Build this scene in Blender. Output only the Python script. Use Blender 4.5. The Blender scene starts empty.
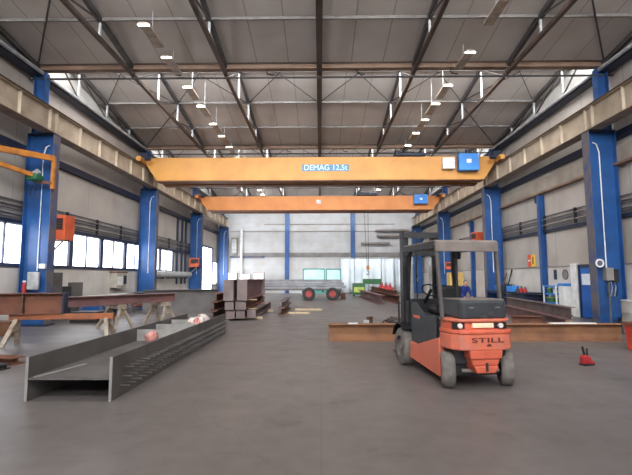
import bpy, bmesh, math, random
from mathutils import Vector, Matrix, Euler
random.seed(7)
R = math.radians
SC = bpy.context.scene
COL = SC.collection

# ------------------------------------------------------------------ materials
def lin(c):
    return tuple(((v/255)/12.92 if v/255 <= .04045 else ((v/255+.055)/1.055)**2.4) for v in c)

def mat(name, c, rough=.6, metal=0, c2=None, scale=3.0, lo=.4, hi=.65, c3=None, bump=0, spec=.4, detail=6):
    """one surface: a base colour broken up by noise with a second colour (dirt, rust, wear)"""
    m = bpy.data.materials.new(name); m.use_nodes = True
    nt = m.node_tree; b = nt.nodes['Principled BSDF']
    b.inputs['Roughness'].default_value = rough; b.inputs['Metallic'].default_value = metal
    b.inputs['Specular IOR Level'].default_value = spec
    base = lin(c)+(1,)
    if c2 is None: c2 = tuple(max(0, v*.86) for v in c)
    geo = nt.nodes.new('ShaderNodeNewGeometry')
    n = nt.nodes.new('ShaderNodeTexNoise'); n.inputs['Scale'].default_value = scale; n.inputs['Detail'].default_value = detail
    nt.links.new(geo.outputs['Position'], n.inputs['Vector'])
    r = nt.nodes.new('ShaderNodeValToRGB')
    r.color_ramp.elements[0].position = lo; r.color_ramp.elements[0].color = base
    r.color_ramp.elements[1].position = hi; r.color_ramp.elements[1].color = lin(c2)+(1,)
    if c3 is not None:
        e = r.color_ramp.elements.new(min(.98, hi+.14)); e.color = lin(c3)+(1,)
    nt.links.new(n.outputs['Fac'], r.inputs['Fac']); nt.links.new(r.outputs['Color'], b.inputs['Base Color'])
    if bump:
        bp = nt.nodes.new('ShaderNodeBump'); bp.inputs['Strength'].default_value = bump; bp.inputs['Distance'].default_value = .02
        nt.links.new(n.outputs['Fac'], bp.inputs['Height']); nt.links.new(bp.outputs['Normal'], b.inputs['Normal'])
    return m

def emat(name, c, strength):
    m = bpy.data.materials.new(name); m.use_nodes = True
    nt = m.node_tree; b = nt.nodes['Principled BSDF']
    b.inputs['Base Color'].default_value = lin(c)+(1,)
    b.inputs['Emission Color'].default_value = lin(c)+(1,)
    b.inputs['Emission Strength'].default_value = strength
    b.inputs['Roughness'].default_value = .4
    return m

def striped(name, c, cs, axis, pitch, width, rough=.7, c2=None, nscale=.8):
    """panelled surface: thin dark joints every `pitch` metres along an axis, plus soft noise"""
    m = mat(name, c, rough, c2=c2, scale=nscale, lo=.35, hi=.7)
    nt = m.node_tree; b = nt.nodes['Principled BSDF']
    ramp = [x for x in nt.nodes if x.type == 'VALTORGB'][0]
    geo = [x for x in nt.nodes if x.type == 'NEW_GEOMETRY'][0]
    sep = nt.nodes.new('ShaderNodeSeparateXYZ'); nt.links.new(geo.outputs['Position'], sep.inputs[0])
    prev = ramp.outputs['Color']
    for ax, pi, wd in zip(axis, pitch, width):
        d = nt.nodes.new('ShaderNodeMath'); d.operation = 'DIVIDE'; d.inputs[1].default_value = pi
        f = nt.nodes.new('ShaderNodeMath'); f.operation = 'FRACT'
        l = nt.nodes.new('ShaderNodeMath'); l.operation = 'LESS_THAN'; l.inputs[1].default_value = wd/pi
        nt.links.new(sep.outputs[ax], d.inputs[0]); nt.links.new(d.outputs[0], f.inputs[0]); nt.links.new(f.outputs[0], l.inputs[0])
        mx = nt.nodes.new('ShaderNodeMix'); mx.data_type = 'RGBA'
        nt.links.new(l.outputs[0], mx.inputs[0]); nt.links.new(prev, mx.inputs[6]); mx.inputs[7].default_value = lin(cs)+(1,)
        prev = mx.outputs[2]
    nt.links.new(prev, b.inputs['Base Color'])
    return m

def floor_material():
    m = bpy.data.materials.new('worn_concrete'); m.use_nodes = True
    nt = m.node_tree; b = nt.nodes['Principled BSDF']; L = nt.links.new
    geo = nt.nodes.new('ShaderNodeNewGeometry')
    def noise(sc, det, vec=None, rough=.6):
        n = nt.nodes.new('ShaderNodeTexNoise'); n.inputs['Scale'].default_value = sc; n.inputs['Detail'].default_value = det
        n.inputs['Roughness'].default_value = rough
        L(vec or geo.outputs['Position'], n.inputs['Vector']); return n
    mp = nt.nodes.new('ShaderNodeMapping'); mp.inputs['Scale'].default_value = (1, .35, 1); L(geo.outputs['Position'], mp.inputs['Vector'])
    n1 = noise(.55, 8, mp.outputs['Vector']); n2 = noise(4, 8); n3 = noise(1.3, 5)
    r = nt.nodes.new('ShaderNodeValToRGB')
    r.color_ramp.elements[0].position = .32; r.color_ramp.elements[0].color = lin((100, 94, 92))+(1,)
    r.color_ramp.elements[1].position = .68; r.color_ramp.elements[1].color = lin((114, 107, 104))+(1,)
    L(n1.outputs['Fac'], r.inputs['Fac'])
    r2 = nt.nodes.new('ShaderNodeValToRGB')
    r2.color_ramp.elements[0].position = .35; r2.color_ramp.elements[0].color = (.86, .86, .86, 1)
    r2.color_ramp.elements[1].position = .6; r2.color_ramp.elements[1].color = (1, 1, 1, 1)
    L(n2.outputs['Fac'], r2.inputs['Fac'])
    mul = nt.nodes.new('ShaderNodeMix'); mul.data_type = 'RGBA'; mul.blend_type = 'MULTIPLY'; mul.inputs[0].default_value = 1
    L(r.outputs['Color'], mul.inputs[6]); L(r2.outputs['Color'], mul.inputs[7])
    # dark tyre scuffs and oil stains
    r3 = nt.nodes.new('ShaderNodeValToRGB')
    r3.color_ramp.elements[0].position = .6; r3.color_ramp.elements[0].color = (1, 1, 1, 1)
    r3.color_ramp.elements[1].position = .74; r3.color_ramp.elements[1].color = (.66, .65, .65, 1)
    L(n3.outputs['Fac'], r3.inputs['Fac'])
    mul2 = nt.nodes.new('ShaderNodeMix'); mul2.data_type = 'RGBA'; mul2.blend_type = 'MULTIPLY'; mul2.inputs[0].default_value = 1
    L(mul.outputs[2], mul2.inputs[6]); L(r3.outputs['Color'], mul2.inputs[7])
    # cracks: borders of large cells
    v = nt.nodes.new('ShaderNodeTexVoronoi'); v.feature = 'DISTANCE_TO_EDGE'; v.inputs['Scale'].default_value = .21
    wob = nt.nodes.new('ShaderNodeMix'); wob.data_type = 'RGBA'; wob.blend_type = 'ADD'; wob.inputs[0].default_value = .7
    L(geo.outputs['Position'], wob.inputs[6]); L(n3.outputs['Color'], wob.inputs[7]); L(wob.outputs[2], v.inputs['Vector'])
    lt = nt.nodes.new('ShaderNodeMath'); lt.operation = 'LESS_THAN'; lt.inputs[1].default_value = .0011
    L(v.outputs['Distance'], lt.inputs[0])
    # saw-cut joints: one down the middle of the hall and one across at each column line
    sep = nt.nodes.new('ShaderNodeSeparateXYZ'); L(geo.outputs['Position'], sep.inputs[0])
    def joint(out, off, pitch, w):
        a = nt.nodes.new('ShaderNodeMath'); a.operation = 'ADD'; a.inputs[1].default_value = off; L(out, a.inputs[0])
        d = nt.nodes.new('ShaderNodeMath'); d.operation = 'DIVIDE'; d.inputs[1].default_value = pitch; L(a.outputs[0], d.inputs[0])
        f = nt.nodes.new('ShaderNodeMath'); f.operation = 'FRACT'; L(d.outputs[0], f.inputs[0])
        l = nt.nodes.new('ShaderNodeMath'); l.operation = 'LESS_THAN'; l.inputs[1].default_value = w/pitch; L(f.outputs[0], l.inputs[0])
        return l
    j1 = joint(sep.outputs[0], 20.0, 20.0, .012)
    mx = nt.nodes.new('ShaderNodeMath'); mx.operation = 'MAXIMUM'; L(j1.outputs[0], mx.inputs[0]); L(lt.outputs[0], mx.inputs[1])
    sc = nt.nodes.new('ShaderNodeMath'); sc.operation = 'MULTIPLY'; sc.inputs[1].default_value = .35; L(mx.outputs[0], sc.inputs[0])
    dk = nt.nodes.new('ShaderNodeMix'); dk.data_type = 'RGBA'; L(sc.outputs[0], dk.inputs[0]); L(mul2.outputs[2], dk.inputs[6]); dk.inputs[7].default_value = lin((70, 64, 62))+(1,)
    L(dk.outputs[2], b.inputs['Base Color'])
    rr = nt.nodes.new('ShaderNodeMapRange'); rr.inputs[3].default_value = .3; rr.inputs[4].default_value = .55
    L(n3.outputs['Fac'], rr.inputs[0]); L(rr.outputs[0], b.inputs['Roughness'])
    b.inputs['Specular IOR Level'].default_value = .45
    return m

M = {}
M['floor'] = floor_material()
M['ceiling'] = striped('ceiling_sheets', (196, 188, 181), (154, 146, 139), (0,), (1.17,), (.04,), .75, c2=(184, 174, 166))
M['wall'] = striped('wall_panels', (176, 168, 160), (140, 133, 126), (1,), (2.5,), (.03,), .8, c2=(160, 150, 142), nscale=.5)
M['wall_low'] = mat('lower_wall_paint', (206, 200, 193), .8, c2=(186, 178, 170), scale=.7)
M['gable'] = striped('gable_sheets', (180, 176, 170), (150, 145, 140), (1,), (1.25,), (.03,), .75, c2=(168, 163, 157))
M['endwall'] = striped('whitewashed_block', (184, 185, 187), (168, 169, 172), (2, 0), (.5, 1.1), (.02, .02), .85, c2=(170, 167, 164), nscale=.9)
M['louver'] = mat('grey_louver', (138, 132, 127), .6, c2=(120, 114, 110), scale=1.2)
M['band_grey'] = mat('grey_band', (150, 147, 146), .7, c2=(136, 133, 132), scale=1.2)
M['band'] = mat('concrete_band', (152, 141, 130), .8, c2=(132, 121, 111), scale=1.5)
M['blue'] = mat('blue_steel', (34, 80, 138), .42, c2=(28, 67, 118), scale=1.7, spec=.5)
M['blue_dark'] = mat('dark_blue_steel', (30, 38, 62), .5, c2=(24, 30, 48), scale=2)
M['blue_grey'] = mat('grey_blue_steel', (98, 92, 96), .6, c2=(44, 74, 124), scale=2.5, lo=.45, hi=.7)  # mottled grey and blue
M['runway'] = mat('runway_paint', (164, 148, 130), .6, c2=(142, 126, 109), scale=1.6)
M['runway_rib'] = mat('runway_rib', (178, 163, 144), .6, c2=(164, 148, 128), scale=3)
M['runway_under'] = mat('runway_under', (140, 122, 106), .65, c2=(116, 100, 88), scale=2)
M['rail'] = mat('rail_steel', (104, 82, 66), .5, .3, c2=(70, 56, 48), scale=6)
M['roofsteel'] = mat('roof_steel', (84, 68, 60), .6, c2=(64, 52, 46), scale=2)
M['rafter'] = mat('rafter_steel', (74, 70, 70), .6, c2=(58, 54, 54), scale=2)
M['gutter'] = mat('gutter_beam', (134, 108, 90), .65, c2=(112, 88, 72), scale=1.2)
M['purlin'] = mat('purlin_paint', (128, 122, 118), .6, c2=(112, 107, 103), scale=3)
M['zinc'] = mat('galvanised', (178, 178, 178), .45, .2, c2=(150, 150, 152), scale=4)
M['white'] = mat('white_paint', (224, 224, 222), .55, c2=(204, 204, 202), scale=4)
M['lamp_tan'] = mat('lamp_housing', (166, 150, 134), .55, c2=(140, 124, 108), scale=4)
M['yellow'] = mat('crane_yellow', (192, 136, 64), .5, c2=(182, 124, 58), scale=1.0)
M['orange'] = mat('crane_orange', (200, 126, 62), .5, c2=(190, 116, 56), scale=1.0)
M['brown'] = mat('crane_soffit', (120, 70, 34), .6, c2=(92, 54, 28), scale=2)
M['cab_blue'] = mat('cabinet_blue', (50, 128, 205), .45, c2=(44, 116, 190), scale=2)
M['jib'] = mat('jib_orange', (186, 118, 48), .5, c2=(140, 84, 38), scale=3, lo=.45, hi=.7)
M['green'] = mat('hoist_green', (38, 112, 72), .5, c2=(28, 88, 56), scale=4)
M['heater'] = mat('heater_orange', (200, 88, 52), .5, c2=(180, 76, 46), scale=3)
M['dark'] = mat('dark_metal', (44, 43, 46), .5, c2=(34, 33, 36), scale=4)
M['black'] = mat('black_plastic', (26, 26, 29), .55, c2=(20, 20, 22), scale=5)
M['grey_primer'] = mat('grey_primer', (92, 88, 86), .6, c2=(78, 74, 72), scale=1.8)
M['grey_light'] = mat('cut_edge', (152, 150, 146), .5, .2, c2=(130, 126, 122), scale=3)
M['purple'] = mat('mill_scale', (116, 82, 80), .6, c2=(96, 70, 70), scale=1.8, c3=(128, 84, 62))
M['rust'] = mat('rusty_steel', (140, 99, 70), .75, c2=(118, 82, 62), scale=2.2, c3=(98, 74, 66))
M['rust_dark'] = mat('dark_rust', (112, 70, 52), .75, c2=(86, 56, 46), scale=2.5, c3=(126, 74, 46))
M['pile_plate'] = mat('pile_plate', (122, 108, 105), .7, c2=(104, 90, 88), scale=2.0)
M['rust_grey'] = mat('grey_rust', (116, 99, 97), .7, c2=(96, 80, 79), scale=2.0, c3=(126, 100, 86))
M['trestle'] = mat('flaking_orange', (150, 88, 54), .75, c2=(126, 80, 58), scale=4, c3=(140, 124, 108))
M['trestle_grey'] = mat('scuffed_leg', (158, 146, 132), .7, c2=(128, 112, 96), scale=6, c3=(140, 96, 64))
M['lift_orange'] = mat('lift_orange', (202, 96, 70), .55, c2=(184, 88, 66), scale=4, c3=(164, 92, 74))
M['lift_dusty'] = mat('lift_orange_dusty', (204, 106, 80), .6, c2=(188, 108, 88), scale=5, c3=(160, 114, 100))
M['hood'] = mat('hood_grey', (58, 61, 65), .5, c2=(46, 48, 52), scale=4, c3=(80, 82, 84))
M['tyre'] = mat('dusty_rubber', (112, 106, 101), .85, c2=(90, 85, 82), scale=7)
M['tyre_dark'] = mat('rubber', (52, 50, 50), .85, c2=(40, 38, 38), scale=7)
M['guard'] = mat('guard_grey', (122, 112, 106), .6, c2=(104, 95, 90), scale=4)
M['guard_post'] = mat('guard_post', (92, 86, 84), .6, c2=(76, 71, 69), scale=4)
M['plate'] = mat('number_plate', (240, 226, 196), .5, c2=(230, 212, 180), scale=9)
M['lens'] = mat('clear_lens', (236, 226, 220), .25, c2=(214, 200, 194), scale=9)
M['red'] = mat('red_paint', (168, 46, 50), .5, c2=(146, 38, 42), scale=4)
M['red_hub'] = mat('red_hub', (158, 58, 54), .5, c2=(130, 48, 46), scale=5)
M['red_bin'] = mat('red_bin', (206, 70, 54), .6, c2=(176, 58, 46), scale=3, c3=(130, 64, 48))
M['pink'] = mat('faded_pink', (206, 150, 142), .8, c2=(178, 110, 104), scale=9)
M['rag'] = mat('pale_rag', (212, 198, 190), .9, c2=(184, 166, 160), scale=8)
M['turq'] = mat('turquoise_glass', (186, 224, 220), .15, c2=(166, 212, 208), scale=1.5)
M['turq_frame'] = mat('turquoise_paint', (70, 150, 140), .5, c2=(58, 128, 122), scale=3)
M['profile'] = mat('galvanised_profile', (150, 149, 152), .5, .2, c2=(126, 124, 128), scale=1.5)
M['curtain'] = mat('pale_curtain', (206, 212, 216), .8, c2=(192, 202, 210), scale=1.2)
M['lime'] = mat('lime_panel', (186, 200, 98), .6, c2=(160, 178, 80), scale=3)
M['grass'] = mat('machine_green', (54, 102, 62), .55, c2=(44, 86, 52), scale=3)
M['door_blue'] = mat('door_blue', (34, 98, 182), .45, c2=(28, 84, 162), scale=1.5)
M['paper'] = mat('paper', (222, 230, 238), .8, c2=(206, 214, 224), scale=14)
M['sign_yellow'] = mat('sign_yellow', (242, 196, 62), .6, c2=(232, 180, 56), scale=6)
M['sign_red'] = mat('sign_orange', (226, 96, 62), .6, c2=(210, 84, 56), scale=6)
M['overall'] = mat('blue_overall', (34, 54, 128), .85, c2=(28, 44, 106), scale=6)
M['trousers'] = mat('navy_trousers', (34, 40, 66), .85, c2=(28, 32, 54), scale=6)
M['skin'] = mat('skin', (202, 152, 128), .6, c2=(190, 138, 116), scale=9)
M['hair'] = mat('grey_hair', (120, 112, 106), .8, c2=(92, 86, 82), scale=30)
M['text_blue'] = mat('pale_blue_letters', (196, 226, 240), .5, c2=(180, 214, 232), scale=5)
M['text_edge'] = mat('letter_ground', (96, 130, 156), .6, c2=(86, 120, 146), scale=6)
M['text_dark'] = mat('dark_letters', (104, 46, 36), .6, c2=(84, 38, 30), scale=8)
M['frame'] = mat('window_frame', (52, 60, 82), .55, c2=(44, 50, 70), scale=3)
M['pane'] = emat('daylit_pane', (246, 250, 255), 8.0)
M['door_day'] = emat('daylit_doorway', (246, 250, 255), 11.0)
M['sky_pane'] = emat('daylit_roof_glazing', (240, 247, 255), 5.0)
M['lamp'] = emat('lit_lamp_glass', (255, 250, 240), 14.0)
M['beige'] = mat('beige_cabinet', (176, 168, 156), .6, c2=(160, 150, 138), scale=3)
M['ochre'] = mat('ochre_panel', (196, 164, 96), .7, c2=(178, 146, 84), scale=3)
M['wood'] = mat('bare_timber', (184, 164, 136), .8, c2=(160, 140, 112), scale=5)

# ------------------------------------------------------------------ geometry helpers
class MB:
    def __init__(s): s.v = []; s.f = []
    def add(s, vs, fs, mtx=None):
        o = len(s.v)
        s.v += [tuple(mtx @ Vector(p)) if mtx else tuple(p) for p in vs]
        s.f += [tuple(i+o for i in f) for f in fs]; return s
    def box(s, x0, x1, y0, y1, z0, z1, mtx=None):
        vs = [(x0,y0,z0),(x1,y0,z0),(x1,y1,z0),(x0,y1,z0),(x0,y0,z1),(x1,y0,z1),(x1,y1,z1),(x0,y1,z1)]
        fs = [(0,3,2,1),(4,5,6,7),(0,1,5,4),(1,2,6,5),(2,3,7,6),(3,0,4,7)]
        return s.add(vs, fs, mtx)
    def prism(s, poly, plane, a, b, mtx=None):
        """poly extruded from a to b along the axis missing from `plane` ('xy','xz','yz')"""
        def pt(p, t):
            if plane == 'xy': return (p[0], p[1], t)
            if plane == 'xz': return (p[0], t, p[1])
            return (t, p[0], p[1])
        n = len(poly)
        vs = [pt(p, a) for p in poly]+[pt(p, b) for p in poly]
        fs = [tuple(range(n))[::-1], tuple(range(n, 2*n))]+[(i, (i+1) % n, n+(i+1) % n, n+i) for i in range(n)]
        return s.add(vs, fs, mtx)
    def tube(s, p, q, r, n=10, r2=None):
        p, q = Vector(p), Vector(q); d = (q-p)
        qt = d.to_track_quat('Z', 'Y'); r2 = r if r2 is None else r2
        vs = []
        for t, rr in ((p, r), (q, r2)):
            for i in range(n):
                a = 2*math.pi*i/n
                vs.append(t+qt @ Vector((math.cos(a)*rr, math.sin(a)*rr, 0)))
        fs = [tuple(range(n))[::-1], tuple(range(n, 2*n))]+[(i, (i+1) % n, n+(i+1) % n, n+i) for i in range(n)]
        return s.add(vs, fs)
    def path(s, pts, r, n=8):
        """one tube swept along a polyline"""
        pts = [Vector(p) for p in pts]; rings = []; vs = []
        for i, p in enumerate(pts):
            d = (pts[min(i+1, len(pts)-1)]-pts[max(i-1, 0)])
            qt = d.to_track_quat('Z', 'Y')
            for k in range(n):
                a = 2*math.pi*k/n; vs.append(p+qt @ Vector((math.cos(a)*r, math.sin(a)*r, 0)))
        fs = [tuple(range(n))[::-1], tuple(range((len(pts)-1)*n, len(pts)*n))]
        for i in range(len(pts)-1):
            for k in range(n):
                fs.append((i*n+k, i*n+(k+1) % n, (i+1)*n+(k+1) % n, (i+1)*n+k))
        return s.add(vs, fs)
    def bar(s, p, q, w, h, up=(0, 0, 1)):
        """rectangular bar from p to q; w across, h along `up`"""
        p, q = Vector(p), Vector(q); d = (q-p); L = d.length; d.normalize()
        u = Vector(up); sx = d.cross(u)
        if sx.length < 1e-4: sx = d.cross(Vector((1, 0, 0)))
        sx.normalize(); uz = sx.cross(d).normalized()
        vs = []
        for t in (p, q):
            for a, b in ((-1,-1),(1,-1),(1,1),(-1,1)):
                vs.append(t+sx*(a*w/2)+uz*(b*h/2))
        return s.add(vs, [(0,3,2,1),(4,5,6,7),(0,1,5,4),(1,2,6,5),(2,3,7,6),(3,0,4,7)])
    def lathe(s, prof, c, axis='x', n=24):
        vs = []; m = len(prof)
        for i in range(n):
            a = 2*math.pi*i/n; ca, sa = math.cos(a), math.sin(a)
            for r, t in prof:
                if axis == 'x': vs.append((c[0]+t, c[1]+r*ca, c[2]+r*sa))
                elif axis == 'y': vs.append((c[0]+r*ca, c[1]+t, c[2]+r*sa))
                else: vs.append((c[0]+r*ca, c[1]+r*sa, c[2]+t))
        fs = []
        for i in range(n):
            j = (i+1) % n
            for k in range(m-1): fs.append((i*m+k, j*m+k, j*m+k+1, i*m+k+1))
        if prof[0][0] > 1e-6 and prof[0][0] == prof[-1][0]:
            for i in range(n):
                j = (i+1) % n; fs.append((i*m+m-1, j*m+m-1, j*m, i*m))
            return s.add(vs, fs)
        if prof[0][0] > 1e-6: fs.append(tuple(i*m for i in range(n)))
        if prof[-1][0] > 1e-6: fs.append(tuple(i*m+m-1 for i in range(n)))
        return s.add(vs, fs)
    def isec(s, L, h, b, tf, tw, ends=None):
        """an I-section along x from 0 to L, standing on z = 0, as one closed outline"""
        hb, ht = b/2, tw/2
        poly = [(-hb,0),(hb,0),(hb,tf),(ht,tf),(ht,h-tf),(hb,h-tf),(hb,h),(-hb,h),(-hb,h-tf),(-ht,h-tf),(-ht,tf),(-hb,tf)]
        n = 12; vs = [(0, p[0], p[1]) for p in poly]+[(L, p[0], p[1]) for p in poly]
        fs = [(i, (i+1) % n, n+(i+1) % n, n+i) for i in range(n)]
        for o, fl in ((0, 1), (n, 0)):
            caps = [(0,1,2,11),(11,2,3,10),(10,3,4,9),(9,4,5,8),(8,5,6,7)]
            fs += [tuple(o+i for i in (c if fl else c[::-1])) for c in caps]
        return s.add(vs, fs)
    def build(s, name, m, parent=None, bevel=0, smooth=False, loc=None, rotz=0, seg=2):
        me = bpy.data.meshes.new(name); me.from_pydata(s.v, [], s.f); me.update()
        bm = bmesh.new(); bm.from_mesh(me); bmesh.ops.recalc_face_normals(bm, faces=bm.faces); bm.to_mesh(me); bm.free()
        o = bpy.data.objects.new(name, me); COL.objects.link(o)
        me.materials.append(M[m] if isinstance(m, str) else m)
        if smooth:
            for p in me.polygons: p.use_smooth = True
            try: me.set_sharp_from_angle(angle=R(40))
            except Exception: pass
        if bevel:
            b = o.modifiers.new('edge', 'BEVEL'); b.width = bevel; b.segments = seg; b.limit_method = 'ANGLE'; b.angle_limit = R(35)
        if parent is not None: o.parent = parent
        if loc is not None: o.location = loc
        if rotz: o.rotation_euler = (0, 0, rotz)
        return o

def tag(o, label, cat=None, group=None, kind=None):
    o['label'] = label
    if cat: o['category'] = cat
    if group: o['group'] = group
    if kind: o['kind'] = kind
    return o

def thing(name, label, cat, loc=(0, 0, 0), rotz=0, group=None):
    o = bpy.data.objects.new(name, None); COL.objects.link(o); o.empty_display_size = .2
    o.location = loc; o.rotation_euler = (0, 0, rotz)
    return tag(o, label, cat, group)

def pivot(name, parent, loc):
    o = bpy.data.objects.new(name, None); COL.objects.link(o); o.parent = parent; o.location = loc; return o

def dup(root, loc, rotz, label, group=None):
    r = root.copy(); COL.objects.link(r); r.location = loc; r.rotation_euler = (0, 0, rotz); r['label'] = label
    if group: r['group'] = group
    for ch in list(root.children):
        c = ch.copy(); COL.objects.link(c); c.parent = r
        for g in list(ch.children):
            d = g.copy(); COL.objects.link(d); d.parent = c
    return r

def text(name, body, size, m, parent, loc, rot=(math.pi/2, 0, 0), extrude=.004, sx=1.0):
    cu = bpy.data.curves.new(name, 'FONT'); cu.body = body; cu.size = size; cu.extrude = extrude
    cu.align_x = 'CENTER'; cu.align_y = 'CENTER'
    t = bpy.data.objects.new(name+'_outline', cu); COL.objects.link(t)
    me = bpy.data.meshes.new_from_object(t.evaluated_get(bpy.context.evaluated_depsgraph_get()))
    bpy.data.objects.remove(t); me.materials.clear(); me.materials.append(M[m])
    o = bpy.data.objects.new(name, me); COL.objects.link(o)
    o.parent = parent; o.location = loc; o.rotation_euler = rot; o.scale = (sx, 1, 1)
    return o

ORD = ['first','second','third','fourth','fifth','sixth','seventh','eighth','ninth','tenth','eleventh','twelfth','thirteenth','fourteenth','fifteenth','sixteenth','seventeenth','eighteenth']
SIDE = {-1: 'window', 1: 'blue door'}

# ------------------------------------------------------------------ the hall
Y0, YE = -14.5, 45.8           # back and end wall
XW = 10.95                    # inner face of the long walls
GIR = [-4.5, 5.5, 15.5, 25.5, 35.5, 45.5]
HL, RISE = 9.62, 1.45         # underside of the roof at its low edge, rise over one bay

tag(MB().box(-XW-.3, XW+.3, Y0-.3, YE+.3, -.2, 0).build('floor', 'floor'), 'worn grey concrete hall floor with fine cracks', kind='structure')

def roofz(y):
    """underside of the shed roof at depth y"""
    for g in GIR:
        if y <= g+1e-6: return HL+RISE*(g-y)/10
    return HL
for i, g in enumerate(GIR):
    ya, yb = g-10, min(g, YE)
    z0, z1 = HL+RISE, HL
    c = MB().prism([(ya, z0), (yb, z1), (yb, z1+.12), (ya, z0+.12)], 'yz', -XW-.3, XW+.3).build('ceiling' if i == 0 else 'ceiling_%d' % (i+1), 'ceiling')
    tag(c, 'brownish grey sloping roof bay, %s from the camera end' % ORD[i], kind='structure')
    for k in (2.5, 5.0, 7.5):
        y = g-k; z = roofz(y)
        MB().box(-XW, XW, y-.03, y+.03, z-.11, z-.01).build('purlin', 'purlin', c)
    # the saw-tooth glazing at the high edge
    if True:
        w = MB().box(-XW, XW, ya-.02, ya+.02, HL+.14, HL+RISE).build('window_%d' % (20+i), 'sky_pane')
        tag(w, 'long daylit saw-tooth roof glazing strip over the %s roof bay' % ORD[i], kind='structure')
        f = MB()
        f.box(-XW, XW, ya-.05, ya+.06, HL+.08, HL+.16); f.build('sill', 'frame', w)
        for x in range(-9, 10, 3): MB().box(x-.03, x+.03, ya-.05, ya+.05, HL+.14, HL+RISE).build('mullion', 'frame', w)

def sawtooth(z):
    p = [(Y0, z)]
    for g in GIR:
        p += [(g-10, HL+RISE+.1), (min(g, YE), HL+.05)]
    return p+[(YE, z)]

WZ0, WZ1 = 2.1, 3.68                          # side window band
WY = [13.45+2.65*k for k in range(8)]         # module lines of the side windows
DY0, DY1 = 39.2, 43.7                         # tall side doorway
def wall(side):
    s = -1 if side == 'left' else 1
    w = MB()
    xa, xb = (s*XW, s*(XW+.25)) if s > 0 else (-XW-.25, -XW)
    if s < 0:
        w.box(xa, xb, Y0, DY0, 0, WZ0); w.box(xa, xb, DY1, YE, 0, 1.0)
        w.box(xa, xb, Y0, WY[0], WZ0, WZ1); w.box(xa, xb, WY[-1], DY0, WZ0, WZ1); w.box(xa, xb, DY1+1.9, YE, 1.0, WZ1)
        w.box(xa, xb, Y0, DY0, WZ1, 4.6); w.box(xa, xb, DY1, YE, 3.2, 4.6)
        w.box(xa, xb, Y0, YE, 4.6, 9.4)
    else:
        w.box(xa, xb, Y0, YE, 0, 9.4)
    o = w.build('wall_'+side, 'wall')
    tag(o, 'beige panelled long wall on the %s side' % SIDE[s], kind='structure')
    MB().prism(sawtooth(9.4), 'yz', xa, xb).build('gable_panel', 'gable', o)
    return o
wl, wr = wall('left'), wall('right')
MB().box(XW-.03, XW, Y0, YE, 0, 2.12).build('lower_panel', 'wall_low', wr)
MB().box(XW-.06, XW, Y0, YE, 2.12, 2.17).build('ledge', 'louver', wr)
MB().box(-XW, -XW+.03, Y0, DY0, 0, WZ0-.06).build('lower_panel', 'wall_low', wl)
for x in [y for y in range(14, 46, 3)]:
    pass
we = MB(); we.box(-XW-.25, XW+.25, YE, YE+.25, 0, HL+.3)
we = tag(we.build('wall_end', 'endwall'), 'whitewashed end wall behind the trailer', kind='structure')
m = MB(); m.box(-XW-.25, -4, Y0-.25, Y0, 0, 11.2); m.box(4, XW+.25, Y0-.25, Y0, 0, 11.2); m.box(-4, 4, Y0-.25, Y0, 4.5, 11.2)
tag(m.build('wall_back', 'wall'), 'beige wall behind the viewpoint, open around an added light panel', kind='structure')
d = tag(MB().box(-4, 4, Y0-.2, Y0-.16, 0, 4.5).build('added_gate_light', 'pane'), 'wide glowing panel added behind the viewpoint as fill light', kind='structure')  # unseen glowing gate, added to light the surfaces that face the camera
for x in (-4, 3.85): MB().box(x, x+.15, Y0-.22, Y0+.05, 0, 4.5).build('jamb', 'frame', d)  # side strips of the added light panel

tn = 0
def trim(mb, m, label, bevel=0):
    global tn
    tn += 1
    return tag(mb.build('trim_%d' % tn, m, bevel=bevel), label, kind='structure')
# louver bands with pipe runs
for s in (-1, 1):
    yend = DY0-.2 if s < 0 else YE
    z0, z1 = (3.78, 4.5) if s < 0 else (3.95, 4.62)
    x = s*XW
    t = trim(MB().box(min(x, x-s*.05), max(x, x-s*.05), Y0, yend, z0, z1), 'louver', 'grey louvred band along the %s side wall' % SIDE[s])
    for k in range(5):
        z = z0+.06+k*(z1-z0-.12)/4
        MB().tube((x-s*.11, Y0, z), (x-s*.11, yend, z), .035 if k % 2 else .016, 8).build('pipe', 'louver' if k % 2 else 'frame', t)
    MB().box(min(x, x-s*.12), max(x, x-s*.12), Y0, yend, z0-.16, z0-.02).build('rail', 'blue_dark', t)
    y = 13.2
    while y < yend:
        MB().box(min(x, x-s*.16), max(x, x-s*.16), y-.03, y+.03, z0, z1).build('bracket', 'dark', t); y += 2.5
    # dark blue rail below the crane runway and the blue eaves beam
    z = 6.38 if s < 0 else 6.8
    trim(MB().box(min(x, x-s*.2), max(x, x-s*.2), Y0, YE, z-.14, z+.14), 'blue_dark', 'dark blue rail under the crane runway, %s side' % SIDE[s])
    e = trim(MB().box(min(x-s*.1, x-s*.5), max(x-s*.1, x-s*.5), Y0, YE, 9.24, 9.42), 'blue_dark', 'dark blue eaves beam below the roof edge, %s side' % SIDE[s])
    MB().tube((x-s*.58, Y0, 9.34), (x-s*.58, YE, 9.34), .07, 12).build('pipe', 'zinc', e)
b = trim(MB().box(XW-.22, XW, Y0, YE, 5.78, 6.42), 'band', 'tan concrete band along the blue door side wall', .03)
MB().box(XW-.27, XW, Y0, YE, 5.7, 5.79).build('lip', 'gutter', b)
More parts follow.
